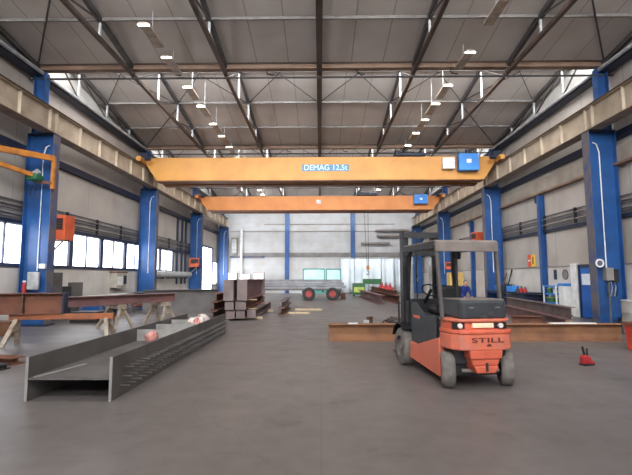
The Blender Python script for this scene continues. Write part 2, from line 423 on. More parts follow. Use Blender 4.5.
# end wall: louver band, rails and posts
t = trim(MB().box(-8.2, XW, YE-.06, YE, 3.8, 4.3), 'band_grey', 'grey louvred band across the end wall')
for k in range(3): MB().tube((-8.2, YE-.1, 3.9+.15*k), (XW, YE-.1, 3.9+.15*k), .03, 8).build('pipe', 'louver', t)
trim(MB().box(-9.6, XW, YE-.1, YE, 6.52, 6.6), 'louver', 'thin dark rail across the end wall, lower of two')
trim(MB().box(-6, 8, YE-.08, YE, 7.28, 7.36), 'louver', 'thin grey rail across the end wall, upper of two')
trim(MB().box(-9.6, -5.9, YE-.16, YE, 3.74, 3.95), 'blue_grey', 'short dark blue rail at the window side of end wall')
for x, lab in ((-3.5, 'blue post of the end wall behind the trailer'), (3.5, 'blue post of the end wall above the pale curtains')):
    p = thing('wall_post', lab, 'steel post', (x, YE-.13, 0))
    q = MB().isec(HL-.2, .26, .46, .03, .03); q.v = [(a[1]+0, a[2]-.13, a[0]) for a in q.v]; q.build('shaft', 'blue', p)
    MB().box(-.18, .18, -.13, .13, 0, .03).build('base_plate', 'blue_dark', p)

# side windows: one per module
for i in range(7):
    ya, yb = WY[i], WY[i+1]; ym = (ya+yb)/2
    wn = MB().box(-XW-.1, -XW-.07, ya+.14, yb-.14, WZ0+.1, WZ1-.06).build('window_%d' % (i+1), 'pane')
    tag(wn, 'blown-out white side window, %s from the camera end' % ORD[i], kind='structure')
    f = MB()
    f.box(-XW-.12, -XW+.04, ya, ya+.15, WZ0, WZ1); f.box(-XW-.12, -XW+.04, yb-.15, yb, WZ0, WZ1)
    f.box(-XW-.12, -XW+.04, ya+.15, yb-.15, WZ1-.08, WZ1); f.build('frame', 'frame', wn)
    MB().box(-XW-.12, -XW+.07, ya, yb, WZ0, WZ0+.12).build('sill', 'frame', wn)
    MB().box(-XW-.11, -XW+.0, ym-.025, ym+.025, WZ0+.1, WZ1-.06).build('mullion', 'frame', wn)
# tall daylit doorway and the lower window beside it
d = tag(MB().box(-XW-.14, -XW-.1, DY0, DY1, 0, 4.6).build('door_1', 'door_day'), 'tall doorway full of daylight in the window side wall', kind='structure')
MB().box(-XW-.2, -XW+.06, DY0-.12, DY0, 0, 4.65).build('jamb', 'frame', d); MB().box(-XW-.2, -XW+.06, DY1, DY1+.12, 0, 4.65).build('jamb', 'frame', d)
MB().box(-XW-.2, -XW+.06, DY0, DY1, 4.55, 4.72).build('lintel', 'frame', d)
d = tag(MB().box(-XW-.14, -XW-.1, DY1+.12, DY1+1.9, 1.0, 3.2).build('window_8', 'pane'), 'low daylit window beside the tall doorway', kind='structure')
MB().box(-XW-.2, -XW+.06, DY1+.12, DY1+1.9, .9, 1.02).build('sill', 'frame', d)
# blue personnel door in the other wall
d = tag(MB().box(XW-.1, XW-.03, 17.15, 18.1, .02, 2.07).build('door_2', 'door_blue'), 'blue steel door with a white notice on it', kind='structure')
MB().box(XW-.14, XW-.02, 17.05, 17.15, 0, 2.17).build('jamb', 'blue_dark', d); MB().box(XW-.14, XW-.02, 18.1, 18.2, 0, 2.17).build('jamb', 'blue_dark', d)
MB().box(XW-.14, XW-.02, 17.05, 18.2, 2.07, 2.19).build('lintel', 'blue_dark', d)
MB().box(XW-.135, XW-.09, 17.22, 17.36, .98, 1.06).build('handle', 'zinc', d)
tag(MB().box(XW-.125, XW-.101, 17.42, 17.98, 1.35, 1.8).build('notice', 'paper'), 'white paper notice taped to the blue door', 'notice')
trim(MB().box(XW-.16, XW-.03, 18.25, 18.7, 0, 2.25), 'white', 'pale door surround beside the blue door')

# ------------------------------------------------------------------ columns
def column(s, y, label):
    c = thing('steel_column', label, 'steel column', (s*10.25, y, 0))
    m = MB()
    for a in (-.5, .5): m.box(a-.02 if a > 0 else a, a if a > 0 else a+.02, -.2, .2, 0, 7.0)
    sh = MB(); sh.box(-.48, .48, -.02, .02, .03, 6.95); sh.build('web', 'blue', c)
    for a in (-.5, .5):
        inner = (a*s < 0)
        MB().box(min(a, a-math.copysign(.025, a)), max(a, a-math.copysign(.025, a)), -.2, .2, .03, 6.95).build('flange', 'blue_grey' if inner else 'blue', c)  # inner flange greyer than the web and outer flange
    MB().box(-.58, .58, -.3, .3, 0, .03).build('base_plate', 'blue_dark', c)
    MB().box(-.5, .5, -.2, .2, 6.95, 7.005).build('cap_plate', 'blue_dark', c)
    up = MB().isec(2.35, .4, .3, .022, .016)
    up.v = [(s*.2+a[2]-.2, a[1], 7.03+a[0]) for a in up.v]; up.build('upper_shaft', 'blue', c)
    MB().path([(-s*.05, -.05, 1.95), (-s*.05, -.05, 6.2), (-s*.16, -.09, 6.5), (-s*.3, -.12, 6.55)], .022, 8).build('conduit', 'white', c)
    return c
COLS = {
 (-1, 15.5): 'big blue steel column carrying the orange jib arm',
 (-1, 25.5): 'blue column between side windows, first past the jib column',
 (-1, 35.5): 'blue column with small orange heater, before the tall daylit doorway',
 (-1, 45.5): 'blue corner column where the window wall meets the end wall',
 (1, 15.5): 'big blue steel column beside the blue door, with switch box',
 (1, 25.5): 'blue column behind the forklift, first past the blue door column',
 (1, 35.5): 'blue column seen through the forklift cab, third on door side',
 (1, 45.5): 'blue corner column behind the forklift mast'}
for (s, y), lab in COLS.items(): column(s, y, lab)
# slim wall posts between the columns on the door side
for i, y in enumerate((20.9, 30.5, 40.5)):
    p = thing('wall_post', ['slim blue wall post by the yellow sign', 'slim blue wall post under the orange wall heater', 'slim blue wall post farthest along the door side wall'][i], 'steel post', (XW-.16, y, 0))
    q = MB().isec(5.65, .26, .24, .02, .02); q.v = [(a[2]-.13, a[1], a[0]) for a in q.v]; q.build('shaft', 'blue', p)
    MB().box(-.13, .13, .14, .3, 5.3, 5.6).build('bracket', 'blue_dark', p)

# ------------------------------------------------------------------ crane runways
for s in (-1, 1):
    rw = thing('crane_runway', 'tan crane runway beam along the %s side' % SIDE[s], 'runway beam', (s*10.0, 0, 7.03))
    b = MB().isec(YE-Y0-.3, .9, .28, .03, .02); b.v = [(a[1], Y0+.15+a[0], a[2]) for a in b.v]; b.build('beam', 'runway', rw)
    MB().box(-.04, .04, Y0+.15, YE-.2, .9, .98).build('rail', 'rail', rw)
    MB().box(-.2, .2, Y0+.15, YE-.2, .9, .925).build('top_plate', 'rail', rw)
    MB().box(-.24, .24, Y0+.15, YE-.2, -.02, .0).build('bottom_plate', 'runway_under', rw)
    ys = []
    for cy in GIR[2:]:
        ys += [cy-.2, cy+.2]
        ys += [cy-10+.2+1.6*k for k in range(1, 6)]
    for y in sorted(ys):
        if y < YE-.3: MB().box(-.115 if s > 0 else .01, -.01 if s > 0 else .115, y-.02, y+.02, .03, .87).build('stiffener', 'runway_rib', rw)

# ------------------------------------------------------------------ roof steel
GN = ['nearest', 'second', 'third', 'fourth']
for i, g in enumerate(GIR[2:]):
    o = thing('roof_girder', 'brown gutter girder across the hall, %s' % ('nearest of the four' if i == 0 else GN[i]+' from the camera'), 'roof girder', (0, g, 9.1))
    MB().box(-XW+.02, XW-.02, -.16, .12, .34, .56).build('gutter_beam', 'gutter', o)
    MB().box(-XW+.02, XW-.02, -.2, -.13, .5, .62).build('gutter_edge', 'roofsteel', o)
    MB().tube((-XW+.02, 0, .05), (XW-.02, 0, .05), .04, 8).build('tie_rod', 'rafter', o)
    for x in (-7, -3.5, 0, 3.5, 7): MB().bar((x, 0, .03), (x, 0, .36), .1, .1, (0, 1, 0)).build('hanger', 'roofsteel', o)
    for x in (-5.2, -1.7, 1.7, 5.2): MB().path([(x-.3, .05, .34), (x-.25, .05, .22), (x-.1, .05, .18), (x, .05, .18)], .025, 6).build('cable_loop', 'dark', o)
LN = {0: 'central', -3.5: 'first off centre, window side', 3.5: 'first off centre, door side', -7: 'second off centre, window side', 7: 'second off centre, door side', -10.5: 'against the window wall', 10.5: 'against the door wall'}
BN = ['before the nearest girder', 'between nearest and second girders', 'between second and third girders', 'between third girder and end wall']
for bi, g in enumerate(GIR[2:]):
    for x, ln in LN.items():
        t = thing('roof_truss', 'dark roof truss %s, %s' % (ln, BN[bi]), 'roof truss', (x, g, 9.25))
        z = lambda k: roofz(g-k)-9.25-.1
        k1 = 9.85
        MB().bar((0, -.15, z(.15)), (0, -k1, z(k1)), .13, .16).build('top_chord', 'rafter', t)
        if abs(x) < 10:
            wd = .13 if x else .2
            MB().bar((0, 0, .02), (0, -k1, .02), wd, .12).build('bottom_chord', 'roofsteel', t)
            for k in (2.5, 5.0, 7.5): MB().bar((.0, -k, .06), (.0, -k, z(k)), .07, .07, (0, 1, 0)).build('post', 'zinc', t)
            for a, c in ((2.5, 5.0), (5.0, 7.5), (7.5, 9.7)): MB().bar((0, -a, z(a)), (0, -c, .05), .05, .05).build('diagonal', 'rafter', t)
        else:
            for k in (2.5, 5.0, 7.5): MB().bar((0, -k, .2), (0, -k, z(k)), .07, .07, (0, 1, 0)).build('post', 'zinc', t)
            for a, c in ((2.5, 5.0), (5.0, 7.5), (7.5, 9.7)): MB().bar((0, -a, .2), (0, -c, z(c)), .05, .05).build('diagonal', 'rafter', t)
        # wind bracing from this truss to the next one towards the door side
        if x < 10:
            n = 3.5
            MB().tube((0, -5, z(5)+.02), (n, -9.8, z(9.8)+.02), .022, 6).build('wind_brace', 'rafter', t)
            MB().tube((n, -5, z(5)-.03), (0, -9.8, z(9.8)-.03), .022, 6).build('wind_brace', 'rafter', t)
            if abs(x) > 9 or x == 7:
                a, c = (0, n) if x < 0 else (n, 0)
                MB().tube((a, -.2, z(.2)), (c, -4.8, z(4.8)), .03, 6).build('wind_brace', 'rafter', t)

# hanging lamps: two rows
def lamp(label, x, y):
    o = thing('hanging_lamp', label, 'lamp', (x, y, 9.2), 0, 'hanging lamps over the %s side' % SIDE[1 if x > 0 else -1])
    MB().prism([(-.1, .1), (.1, .1), (.15, -.04), (-.15, -.04)], 'xz', .28, 1.35).build('housing', 'lamp_tan', o)
    MB().prism([(-.12, .01), (.12, .01), (.16, -.05), (-.16, -.05)], 'xz', 0, .29).build('reflector', 'lamp_tan', o)
    MB().box(-.165, .165, .012, .075, -.075, -.045).build('lamp_glass', 'lamp', o)
    zc = roofz(y+.7)-9.2
    MB().tube((0, .7, .1), (0, .7, zc), .012, 6).build('suspension_rod', 'zinc', o)
    return o
for s, xx, ys in ((-1, 5.2, [12.0, 13.9, 16.2, 18.1, 20.3, 22.1, 24.0, 26.3, 28.3, 30.4, 32.4, 34.0, 36.4, 38.4, 40.4, 42.4]), (1, 5.03, [10.9, 13.7, 16.2, 18.0, 19.9, 21.8, 23.9, 26.2, 28.2, 30.3, 32.3, 34.0, 36.4, 38.4, 40.4, 42.4])):
    for k, y in enumerate(ys):
        lamp('hanging lamp with lit end glass, %s in the row over the %s side' % (ORD[k], SIDE[s]), s*xx, y)

# ------------------------------------------------------------------ overhead cranes
def crane(y, main, label, z0, z1, tx, name_text, tz):
    c = thing('overhead_crane', label, 'overhead crane', (0, y, 0))
    W = 9.88
    for j, (ya, yb) in enumerate(((-.75, -.2), (.3, .85))):
        poly = [(-W, z1), (W, z1), (W, z1-.42), (W-.6, z0), (-W+.6, z0), (-W, z1-.42)]
        g = MB().prism(poly, 'xz', ya, yb).build('girder', main, c, bevel=.012)
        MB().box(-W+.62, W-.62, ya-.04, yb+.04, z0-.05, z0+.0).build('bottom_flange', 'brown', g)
        MB().box(-W+.1, W-.1, (ya+yb)/2-.04, (ya+yb)/2+.04, z1, z1+.06).build('trolley_rail', 'rail', g)
        if j == 0: front = g
    for s in (-1, 1):
        e = MB().box(s*10-.13, s*10+.13, -1.6, 1.6, 8.1, 8.38).build('end_carriage', main, c, bevel=.02)
        for yy in (-1.3, 1.3):
            MB().lathe([(.02, -.06), (.17, -.06), (.17, .06), (.02, .06)], (s*10, yy, 8.19), 'x', 16).build('wheel', 'dark', e)
        MB().tube((s*10-s*.25, -1.25, 8.3), (s*10-s*.55, -1.25, 8.3), .11, 12).build('drive_motor', 'blue_dark', e)
    # hoist trolley running on the girders
    tr = MB().box(tx-.85, tx+.85, -.75, .95, z1+.07, z1+.2).build('trolley', 'blue_dark', c, bevel=.01)
    MB().tube((tx-.5, .1, z1+.36), (tx+.35, .1, z1+.36), .18, 16).build('rope_drum', 'dark', tr)
    MB().tube((tx+.4, .1, z1+.35), (tx+.85, .1, z1+.35), .14, 14).build('hoist_motor', 'blue_dark', tr)
    MB().box(tx-.82, tx-.52, -.4, .5, z1+.2, z1+.5).build('gearbox', 'dark', tr, bevel=.02)
    return c, front
c1, g1 = crane(24.7, 'yellow', 'yellow double girder overhead crane, nearest the camera', 7.17, 8.5, 5.2, '', 0)
MB().box(-1.0, 1.66, -.772, -.752, 7.68, 8.06).build('letter_plate', 'text_edge', g1)
text('lettering', 'DEMAG 12,5t', .44, 'text_blue', g1, (.33, -.778, 7.87), sx=.98)
wb = MB().box(6.9, 7.56, -1.05, -.76, 7.72, 8.35).build('electrics_box', 'white', c1, bevel=.015)
for z in (7.9, 8.05, 8.2): MB().box(6.95, 7.51, -1.06, -1.045, z, z+.02).build('slot', 'louver', wb)
bb = MB().box(7.76, 8.86, -1.2, -.76, 7.6, 8.55).build('electrics_cabinet', 'cab_blue', c1, bevel=.02)
MB().box(8.18, 8.43, -1.215, -1.198, 8.0, 8.22).build('sticker', 'paper', bb)
MB().tube((8.3, -1.0, 8.55), (8.3, -1.0, 8.8), .12, 12).build('vent_cap', 'blue_dark', bb)
MB().box(-10.25, -9.75, -1.0, -.5, 8.38, 8.75).build('drive_box', 'blue_dark', c1, bevel=.02)
MB().box(9.75, 10.2, -1.0, -.5, 8.38, 8.75).build('drive_box', 'blue_dark', c1, bevel=.02)
c2, g2 = crane(35.9, 'orange', 'orange overhead crane farther back, under the yellow one', 7.22, 8.37, 3.95, '', 0)
MB().box(-.28, .1, -.772, -.752, 7.75, 8.05).build('plate', 'zinc', g2)
bb = MB().box(7.72, 8.82, -1.15, -.76, 7.65, 8.42).build('electrics_cabinet', 'cab_blue', c2, bevel=.02)
MB().box(8.16, 8.38, -1.165, -1.148, 7.95, 8.12).build('sticker', 'paper', bb)
# hook block on its ropes under the far crane
hk = thing('hanging_hook', 'yellow hook block hanging on long ropes under the orange crane', 'crane hook', (3.98, 35.95, 2.0))
for dx in (-.42, .0): MB().tube((dx if dx else .06, 0, .55), (dx*.2 if dx else .08, 0, 5.2+1.25), .018, 6).build('rope', 'dark', hk) if dx == 0 else MB().tube((-.06, 0, .55), (-.3, 0, 6.45), .018, 6).build('rope', 'dark', hk)
MB().box(-.13, .13, -.1, .1, .28, .62).build('block', 'jib', hk, bevel=.04)
MB().path([(0, 0, .3), (0, 0, .16), (.09, 0, .08), (.08, 0, -.06), (-.03, 0, -.12), (-.12, 0, -.04)], .035, 8).build('hook', 'dark', hk)
pd = thing('crane_pendant', 'thin pendant cable with push-button box hanging near forklift mast', 'crane control', (7.95, 35.6, 1.3))
MB().tube((0, 0, .3), (0, 0, 5.9), .015, 6).build('cable', 'dark', pd); MB().box(-.06, .06, -.05, .05, 0, .32).build('button_box', 'sign_yellow', pd, bevel=.01)

# jib arm on the first window side column
j = thing('jib_crane', 'orange jib arm on the big blue column, green trolley below it', 'jib crane', (-9.68, 15.25, 5.0))
MB().box(-.06, .06, -.06, .06, -.1, 1.1).build('pivot_post', 'jib', j, bevel=.01)
MB().bar((0, 0, 1.02), (-.92, -2.25, .84), .12, .2).build('top_arm', 'jib', j)
MB().bar((-.3, -.4, .26), (-.92, -2.25, .46), .1, .14).build('lower_arm', 'jib', j)
MB().bar((0, 0, .1), (-.5, -.3, .14), .1, .12).build('foot_bracket', 'rust_dark', j)
tr = MB().box(-.62, -.2, -.62, -.22, .12, .34).build('trolley', 'green', j, bevel=.05)
MB().tube((-.45, -.42, .32), (-.25, -.42, .46), .1, 12).build('motor', 'zinc', tr)
for k in range(5): MB().path([(-.65+.1*k, -.5, .2), (-.66+.1*k, -.52, -.2-.1*(k % 3)), (-.62+.1*k, -.5, -.5)], .012, 5).build('cable', 'dark', j)
# unit heaters
def heater(label, loc, rot, sc=1.0, strut=True):
    h = thing('unit_heater', label, 'heater', loc, rot)
    w, hh, dp = .46*sc, .46*sc, .32*sc
    MB().box(-w, w, -dp, dp, -hh, hh).build('casing', 'heater', h, bevel=.02)
    g = MB().box(-w*.72, w*.82, -dp-.02, -dp, -hh*.2, hh*.72).build('vent_opening', 'black', h)
    for k in range(4): MB().box(-w*.72, w*.82, -dp-.035, -dp-.01, -hh*.1+k*hh*.2, -hh*.06+k*hh*.2).build('vane', 'rust_dark', g)
    if strut:
        MB().bar((w*.55, 0, -hh), (-w*1.2, .1, -hh*2.6), .05, .05).build('strut', 'zinc', h)
        MB().bar((-w*1.2, .1, -hh), (w*.9, .1, -hh-.02), .05, .05).build('bracket', 'dark', h)
        MB().bar((-w*1.2, .1, -hh), (-w*1.2, .1, -hh*2.6), .05, .05).build('bracket', 'dark', h)
    return h
heater('orange unit heater with dark vent beside the jib column', (-9.9, 16.05, 3.56), 0)
heater('small orange unit heater on the column before tall doorway', (-10.2, 34.9, 2.9), R(10), .8)
heater('orange unit heater high on the blue door side wall', (10.3, 28.2, 4.25), R(-80), .75, False)
heater('orange unit heater glimpsed under the forklift roof', (10.1, 33.6, 2.55), R(-40), .6, False)

# ------------------------------------------------------------------ forklift
def forklift():
    f = thing('forklift', 'orange forklift with grey roof and black mast, seen from behind', 'forklift', (2.43, 6.92, 0), R(8.5))
    def wheel(x, y, r, w, m, hubm, steer=0):
        e = MB().lathe([(r*.55, -w/2), (r*.86, -w/2), (r*.97, -w/2+.025), (r, -w/2+.06), (r, w/2-.06), (r*.97, w/2-.025), (r*.86, w/2), (r*.55, w/2)], (0, 0, 0), 'x', 32).build('wheel', m, f, smooth=True, loc=(x, y, r), rotz=steer)
        MB().lathe([(.0, -w/2+.05), (r*.2, -w/2+.02), (r*.22, -w/2+.05), (r*.56, -w/2+.06), (r*.56, w/2-.06), (r*.22, w/2-.05), (r*.2, w/2-.02), (0, w/2-.05)], (0, 0, 0), 'x', 24).build('hub', hubm, e, smooth=True)
    wheel(-.46, 0, .272, .2, 'tyre', 'dark', R(-20)); wheel(.5, 0, .272, .2, 'tyre', 'dark', R(-20))
    wheel(-.5, 1.79, .355, .24, 'tyre', 'guard'); wheel(.5, 1.79, .355, .24, 'tyre', 'guard')
    ax = MB().box(-.36, .36, -.08, .08, .18, .36).build('rear_axle', 'dark', f, bevel=.02)
    MB().tube((-.3, -.14, .27), (.3, -.14, .27), .03, 8).build('steering_rod', 'guard', ax)
    def plan(hw, back, front=.14):
        return [(-hw, front), (-hw, -.05), (-hw+.03, back+.16), (-hw+.12, back+.05), (-hw+.25, back), (hw-.25, back), (hw-.12, back+.05), (hw-.03, back+.16), (hw, -.05), (hw, front)]
    cw = MB().prism(plan(.52, -.36), 'xy', .6, .84).build('counterweight', 'lift_dusty', f, bevel=.02)
    MB().prism(plan(.525, -.375), 'xy', .84, .9).build('bumper_ridge', 'lift_orange', cw, bevel=.015)
    MB().prism(plan(.49, -.29), 'xy', .9, 1.02).build('light_recess', 'lift_orange', cw)
    MB().prism(plan(.515, -.34), 'xy', 1.02, 1.06).build('top_lip', 'lift_dusty', cw, bevel=.012)
    lb = MB().prism([(-.27, .61), (.27, .61), (.25, .47), (-.25, .47)], 'xz', -.35, .1).build('lower_counterweight', 'lift_orange', cw, bevel=.02)
    MB().prism([(-.235, .47), (.235, .47), (.2, .37), (-.2, .37)], 'xz', -.32, .1).build('step_block', 'lift_orange', cw, bevel=.02)
    MB().prism([(-.2, .37), (.2, .37), (.15, .26), (-.15, .26)], 'xz', -.34, .1).build('tow_block', 'lift_orange', cw, bevel=.02)
    MB().tube((0, -.36, .3), (0, -.36, .42), .018, 8).build('tow_pin', 'dark', cw)
    MB().box(-.42, .42, -.15, .3, .38, .62).build('axle_housing', 'dark', f)
    text('lettering', 'STILL', .1, 'text_dark', cw, (.02, -.366, .75), extrude=.008, sx=2.3)
    MB().prism([(.0, .66), (.08, .66), (.07, .69), (.04, .7), (.01, .685)], 'xz', -.366, -.355).build('emblem', 'text_dark', cw)
    MB().box(-.19, .15, -.315, -.285, .93, 1.0).build('number_plate', 'plate', cw, bevel=.004)
    for x, yb in ((-.37, -.27), (.27, -.3)):
        l = MB().box(x-.1, x+.1, yb, -.2, .915, 1.005).build('lamp_cluster', 'black', cw, bevel=.004)
        MB().lathe([(0, -.03), (.035, -.025), (.04, 0)], (x, yb, .96), 'y', 14).build('lamp_lens', 'lens', l, smooth=True)
    hd = MB().prism([(-.36, -.22), (-.32, -.28), (.37, -.28), (.41, -.22), (.41, .45), (-.36, .45)], 'xy', 1.05, 1.34).build('hood', 'hood', f, bevel=.04)
    MB().box(-.34, .39, -.24, .43, 1.335, 1.35).build('hood_lid', 'guard', hd, bevel=.005)
    for x in (-.18, .24): MB().box(x-.04, x+.04, -.29, -.275, 1.22, 1.24).build('latch', 'guard', hd)
    MB().prism([(.12, .13), (1.42, .2), (1.42, .5), (1.05, .5), (.12, .74)], 'yz', -.545, -.3).build('side_sill', 'lift_dusty', f, bevel=.015)
    MB().prism([(.25, .13), (1.42, .2), (1.42, .5), (1.05, .5), (.25, .72)], 'yz', .3, .55).build('side_sill', 'lift_dusty', f, bevel=.015)
    MB().box(-.46, .46, .1, 1.3, .55, 1.04).build('battery_case', 'hood', f, bevel=.02)
    for s in (-1, 1):
        p = MB().prism([(.3, .7), (1.05, .5), (1.36, .52), (1.4, .8), (1.36, 1.22), (1.2, 1.24), (.7, 1.02), (.3, 1.06)], 'yz', s*.5-.02, s*.5+.02).build('side_panel', 'hood', f, bevel=.01)
        MB().box(s*.5-.03, s*.5+.03, .95, 1.25, .95, 1.0).build('grab_handle', 'lift_orange', p, bevel=.01)
        MB().lathe([(.4, -.14), (.43, -.14), (.43, .14), (.4, .14)], (s*.6, 1.72, .36), 'x', 28)
        fb = MB(); arc = []
        for k in range(13):
            a = math.pi*(.12+.6*k/12); arc.append((1.79+.42*math.cos(a), .38+.42*math.sin(a)))
        poly = arc+[(1.79+.4*math.cos(math.pi*(.12+.6*k/12)), .38+.4*math.sin(math.pi*(.12+.6*k/12))) for k in range(12, -1, -1)]
        fb.prism(poly, 'yz', min(s*.36, s*.64), max(s*.36, s*.64)); fb.build('mudguard', 'black', f)
    MB().box(-.46, .46, 1.3, 1.95, .4, .62).build('floor_plate', 'dark', f)
    db = MB().prism([(1.45, .6), (1.95, .6), (1.9, 1.2), (1.6, 1.28)], 'yz', -.44, .44).build('dashboard', 'black', f, bevel=.02)
    MB().tube((-.16, 1.6, 1.2), (-.16, 1.28, 1.45), .03, 8).build('steering_column', 'black', db)
    ring = [( -.16+.17*math.cos(2*math.pi*k/20), 1.28+.17*math.sin(2*math.pi*k/20)*.75, 1.45+.17*math.sin(2*math.pi*k/20)*.6) for k in range(21)]
    MB().path(ring, .014, 6).build('steering_wheel', 'black', db)
    for k in range(3): MB().tube((.15+.08*k, 1.6, 1.25), (.15+.08*k, 1.5, 1.42), .012, 6).build('lever', 'dark', db)
    st = pivot('seat', f, (0, 0, 0))
    MB().box(-.36, .1, .55, 1.02, 1.05, 1.2).build('cushion', 'black', st, bevel=.05)
    MB().box(-.35, .08, .5, .62, 1.15, 1.55).build('backrest', 'black', st, bevel=.05)
    # overhead guard
    gd = MB().prism([(.0, 2.26), (.06, 2.29), (1.5, 2.29), (1.6, 2.25), (1.6, 2.2), (.06, 2.2), (.03, 2.1), (.0, 2.1)], 'yz', -.6, .47).build('overhead_guard', 'guard', f, bevel=.012)
    MB().box(-.61, -.57, .08, 1.56, 2.16, 2.27).build('side_rail', 'black', gd); MB().box(.44, .48, .08, 1.56, 2.16, 2.27).build('side_rail', 'black', gd)
    for s in (-1, 1):
        MB().bar((s*.495-.03, .0, 1.04), (s*.51-.06, .06, 2.2), .045, .055, (0, 1, 0)).build('rear_post', 'guard_post', gd)
        MB().path([(s*.46, 1.62, .6), (s*.46, 1.62, 1.9), (s*.455, 1.58, 2.12), (s*.45, 1.5, 2.24)], .045, 8).build('front_post', 'black', gd)
    ml = MB().tube((-.12, .3, 1.36), (-.12, .3, 2.0), .025, 8).build('beacon_post', 'black', f)
    MB().lathe([(0, -.08), (.07, -.07), (.085, 0), (.07, .07), (0, .08)], (-.12, .3, 2.06), 'z', 16).build('beacon', 'black', ml, smooth=True)
    # mast, carriage, forks
    ms = pivot('mast', f, (0, 2.22, 0))
    for s in (-1, 1):
        MB().prism([(s*.4, -.09), (s*.4, .09), (s*.33, .09), (s*.33, .06), (s*.37, .06), (s*.37, -.06), (s*.33, -.06), (s*.33, -.09)], 'xy', .12, 2.62).build('outer_channel', 'dark', ms)
        MB().prism([(s*.31, -.06), (s*.31, .08), (s*.26, .08), (s*.26, -.06)], 'xy', .15, 2.6).build('inner_channel', 'black', ms)
        MB().tube((s*.2, -.07, .15), (s*.2, -.07, 2.1), .035, 10).build('lift_cylinder', 'zinc', ms)
        MB().tube((s*.34, -.1, .62), (s*.34, -.52, .5), .04, 8).build('tilt_cylinder', 'dark', ms)
    for z in (.3, 2.2, 2.57): MB().box(-.38, .38, -.12, -.05, z-.06, z+.06).build('cross_member', 'dark', ms)
    MB().path([(-.1, -.1, 2.5), (-.13, -.14, 1.8), (-.1, -.12, .6)], .018, 6).build('hydraulic_hose', 'black', ms)
    cr = MB().box(-.45, .45, .1, .16, .18, .32).build('carriage', 'dark', ms)
    MB().box(-.45, .45, .1, .16, .5, .6).build('carriage_bar', 'dark', cr)
    for k in range(6): MB().box(-.45+.17*k, -.42+.17*k, .1, .13, .6, 1.2).build('load_guard_bar', 'dark', cr)
    for s in (-1, 1):
        MB().prism([(.16, .6), (.2, .6), (.2, .11), (.85, .07), (.85, .05), (.16, .06)], 'yz', s*.3-.05, s*.3+.05).build('fork', 'rail', ms)
forklift()

# ------------------------------------------------------------------ steel on the floor
def beam(name, label, cat, p, q, z, h, b, m, tf=.02, tw=.014, group=None, stiff=(), stiffm=None):
    """an I-beam lying from p to q at height z; stiffener plates are parts"""
    d = Vector((q[0]-p[0], q[1]-p[1])); L = d.length
    o = MB().isec(L, h, b, tf, tw).build(name, m, loc=(p[0], p[1], z), rotz=math.atan2(d.y, d.x))
    tag(o, label, cat, group)
    for x in stiff:
        for s in (-1, 1): MB().box(x-.01, x+.01, min(s*.01, s*(b/2-.01)), max(s*.01, s*(b/2-.01)), tf, h-tf).build('stiffener', stiffm or m, o)
    return o

# the big grey plate girder lying with its web flat
g = thing('plate_girder', 'big grey studded plate girder lying on the floor', 'steel girder', (-3.485, 6.07, 0))
L = 7.2
for x, nm in ((-.585, 0), (.585, 1)):
    fl = MB().box(x-.018, x+.018, 0, L, 0, .6).build('flange', 'grey_primer', g, bevel=.004)
    MB().box(x-.02, x+.02, -.003, .001, 0, .602).build('cut_edge', 'grey_light', fl)
MB().box(-.567, .567, .0, L, .29, .315).build('web', 'grey_primer', g)
for y in (3.5, 4.6, 5.7): MB().box(-.55, .55, y, y+.02, .315, .56).build('stiffener', 'grey_light', g)
for r, z in enumerate((.16, .28, .4)):
    for k in range(33):
        y = .25+k*.205+.06*r
        MB().tube((.6, y, z), (.735, y, z), .009, 6).add(*(lambda b: (b.v, b.f))(MB().tube((.735, y, z), (.748, y, z), .016, 6))).build('shear_stud', 'grey_primer', g)
tag(MB().bar((-3.98, 6.1, .322), (-3.75, 7.0, .324), .05, .012).build('steel_strip', 'grey_light'), 'pale flat strip lying on the web of the studded girder', 'steel strip')
def rag(label, m, loc, sx, sy, sz, nm, cat, seed):
    random.seed(seed); v = []; n, k = 14, 7
    mb = MB(); vs = []; fs = []
    for i in range(k+1):
        t = i/k*math.pi
        for jj in range(n):
            a = 2*math.pi*jj/n; w = 1+random.uniform(-.25, .25)
            vs.append((math.sin(t)*math.cos(a)*sx*w, math.sin(t)*math.sin(a)*sy*w, max(0, (.5+.5*math.cos(t))*sz*(1+random.uniform(-.2, .1)))))
    for i in range(k):
        for jj in range(n): fs.append((i*n+jj, i*n+(jj+1) % n, (i+1)*n+(jj+1) % n, (i+1)*n+jj))
    mb.add(vs, fs); o = mb.build(nm, m, smooth=True, loc=loc); return tag(o, label, cat)
rag('faded pink work gloves lying inside the studded girder', 'pink', (-3.6, 9.3, .317), .13, .15, .24, 'work_glove', 'glove', 3)
rag('pale rag bunched on the far end of the studded girder', 'rag', (-3.2, 11.6, .317), .26, .35, .38, 'rag', 'rag', 5)
rag('pink cloth hanging on the flange beside the pale rag', 'pink', (-3.08, 10.9, .317), .1, .16, .36, 'cloth', 'cloth', 9)

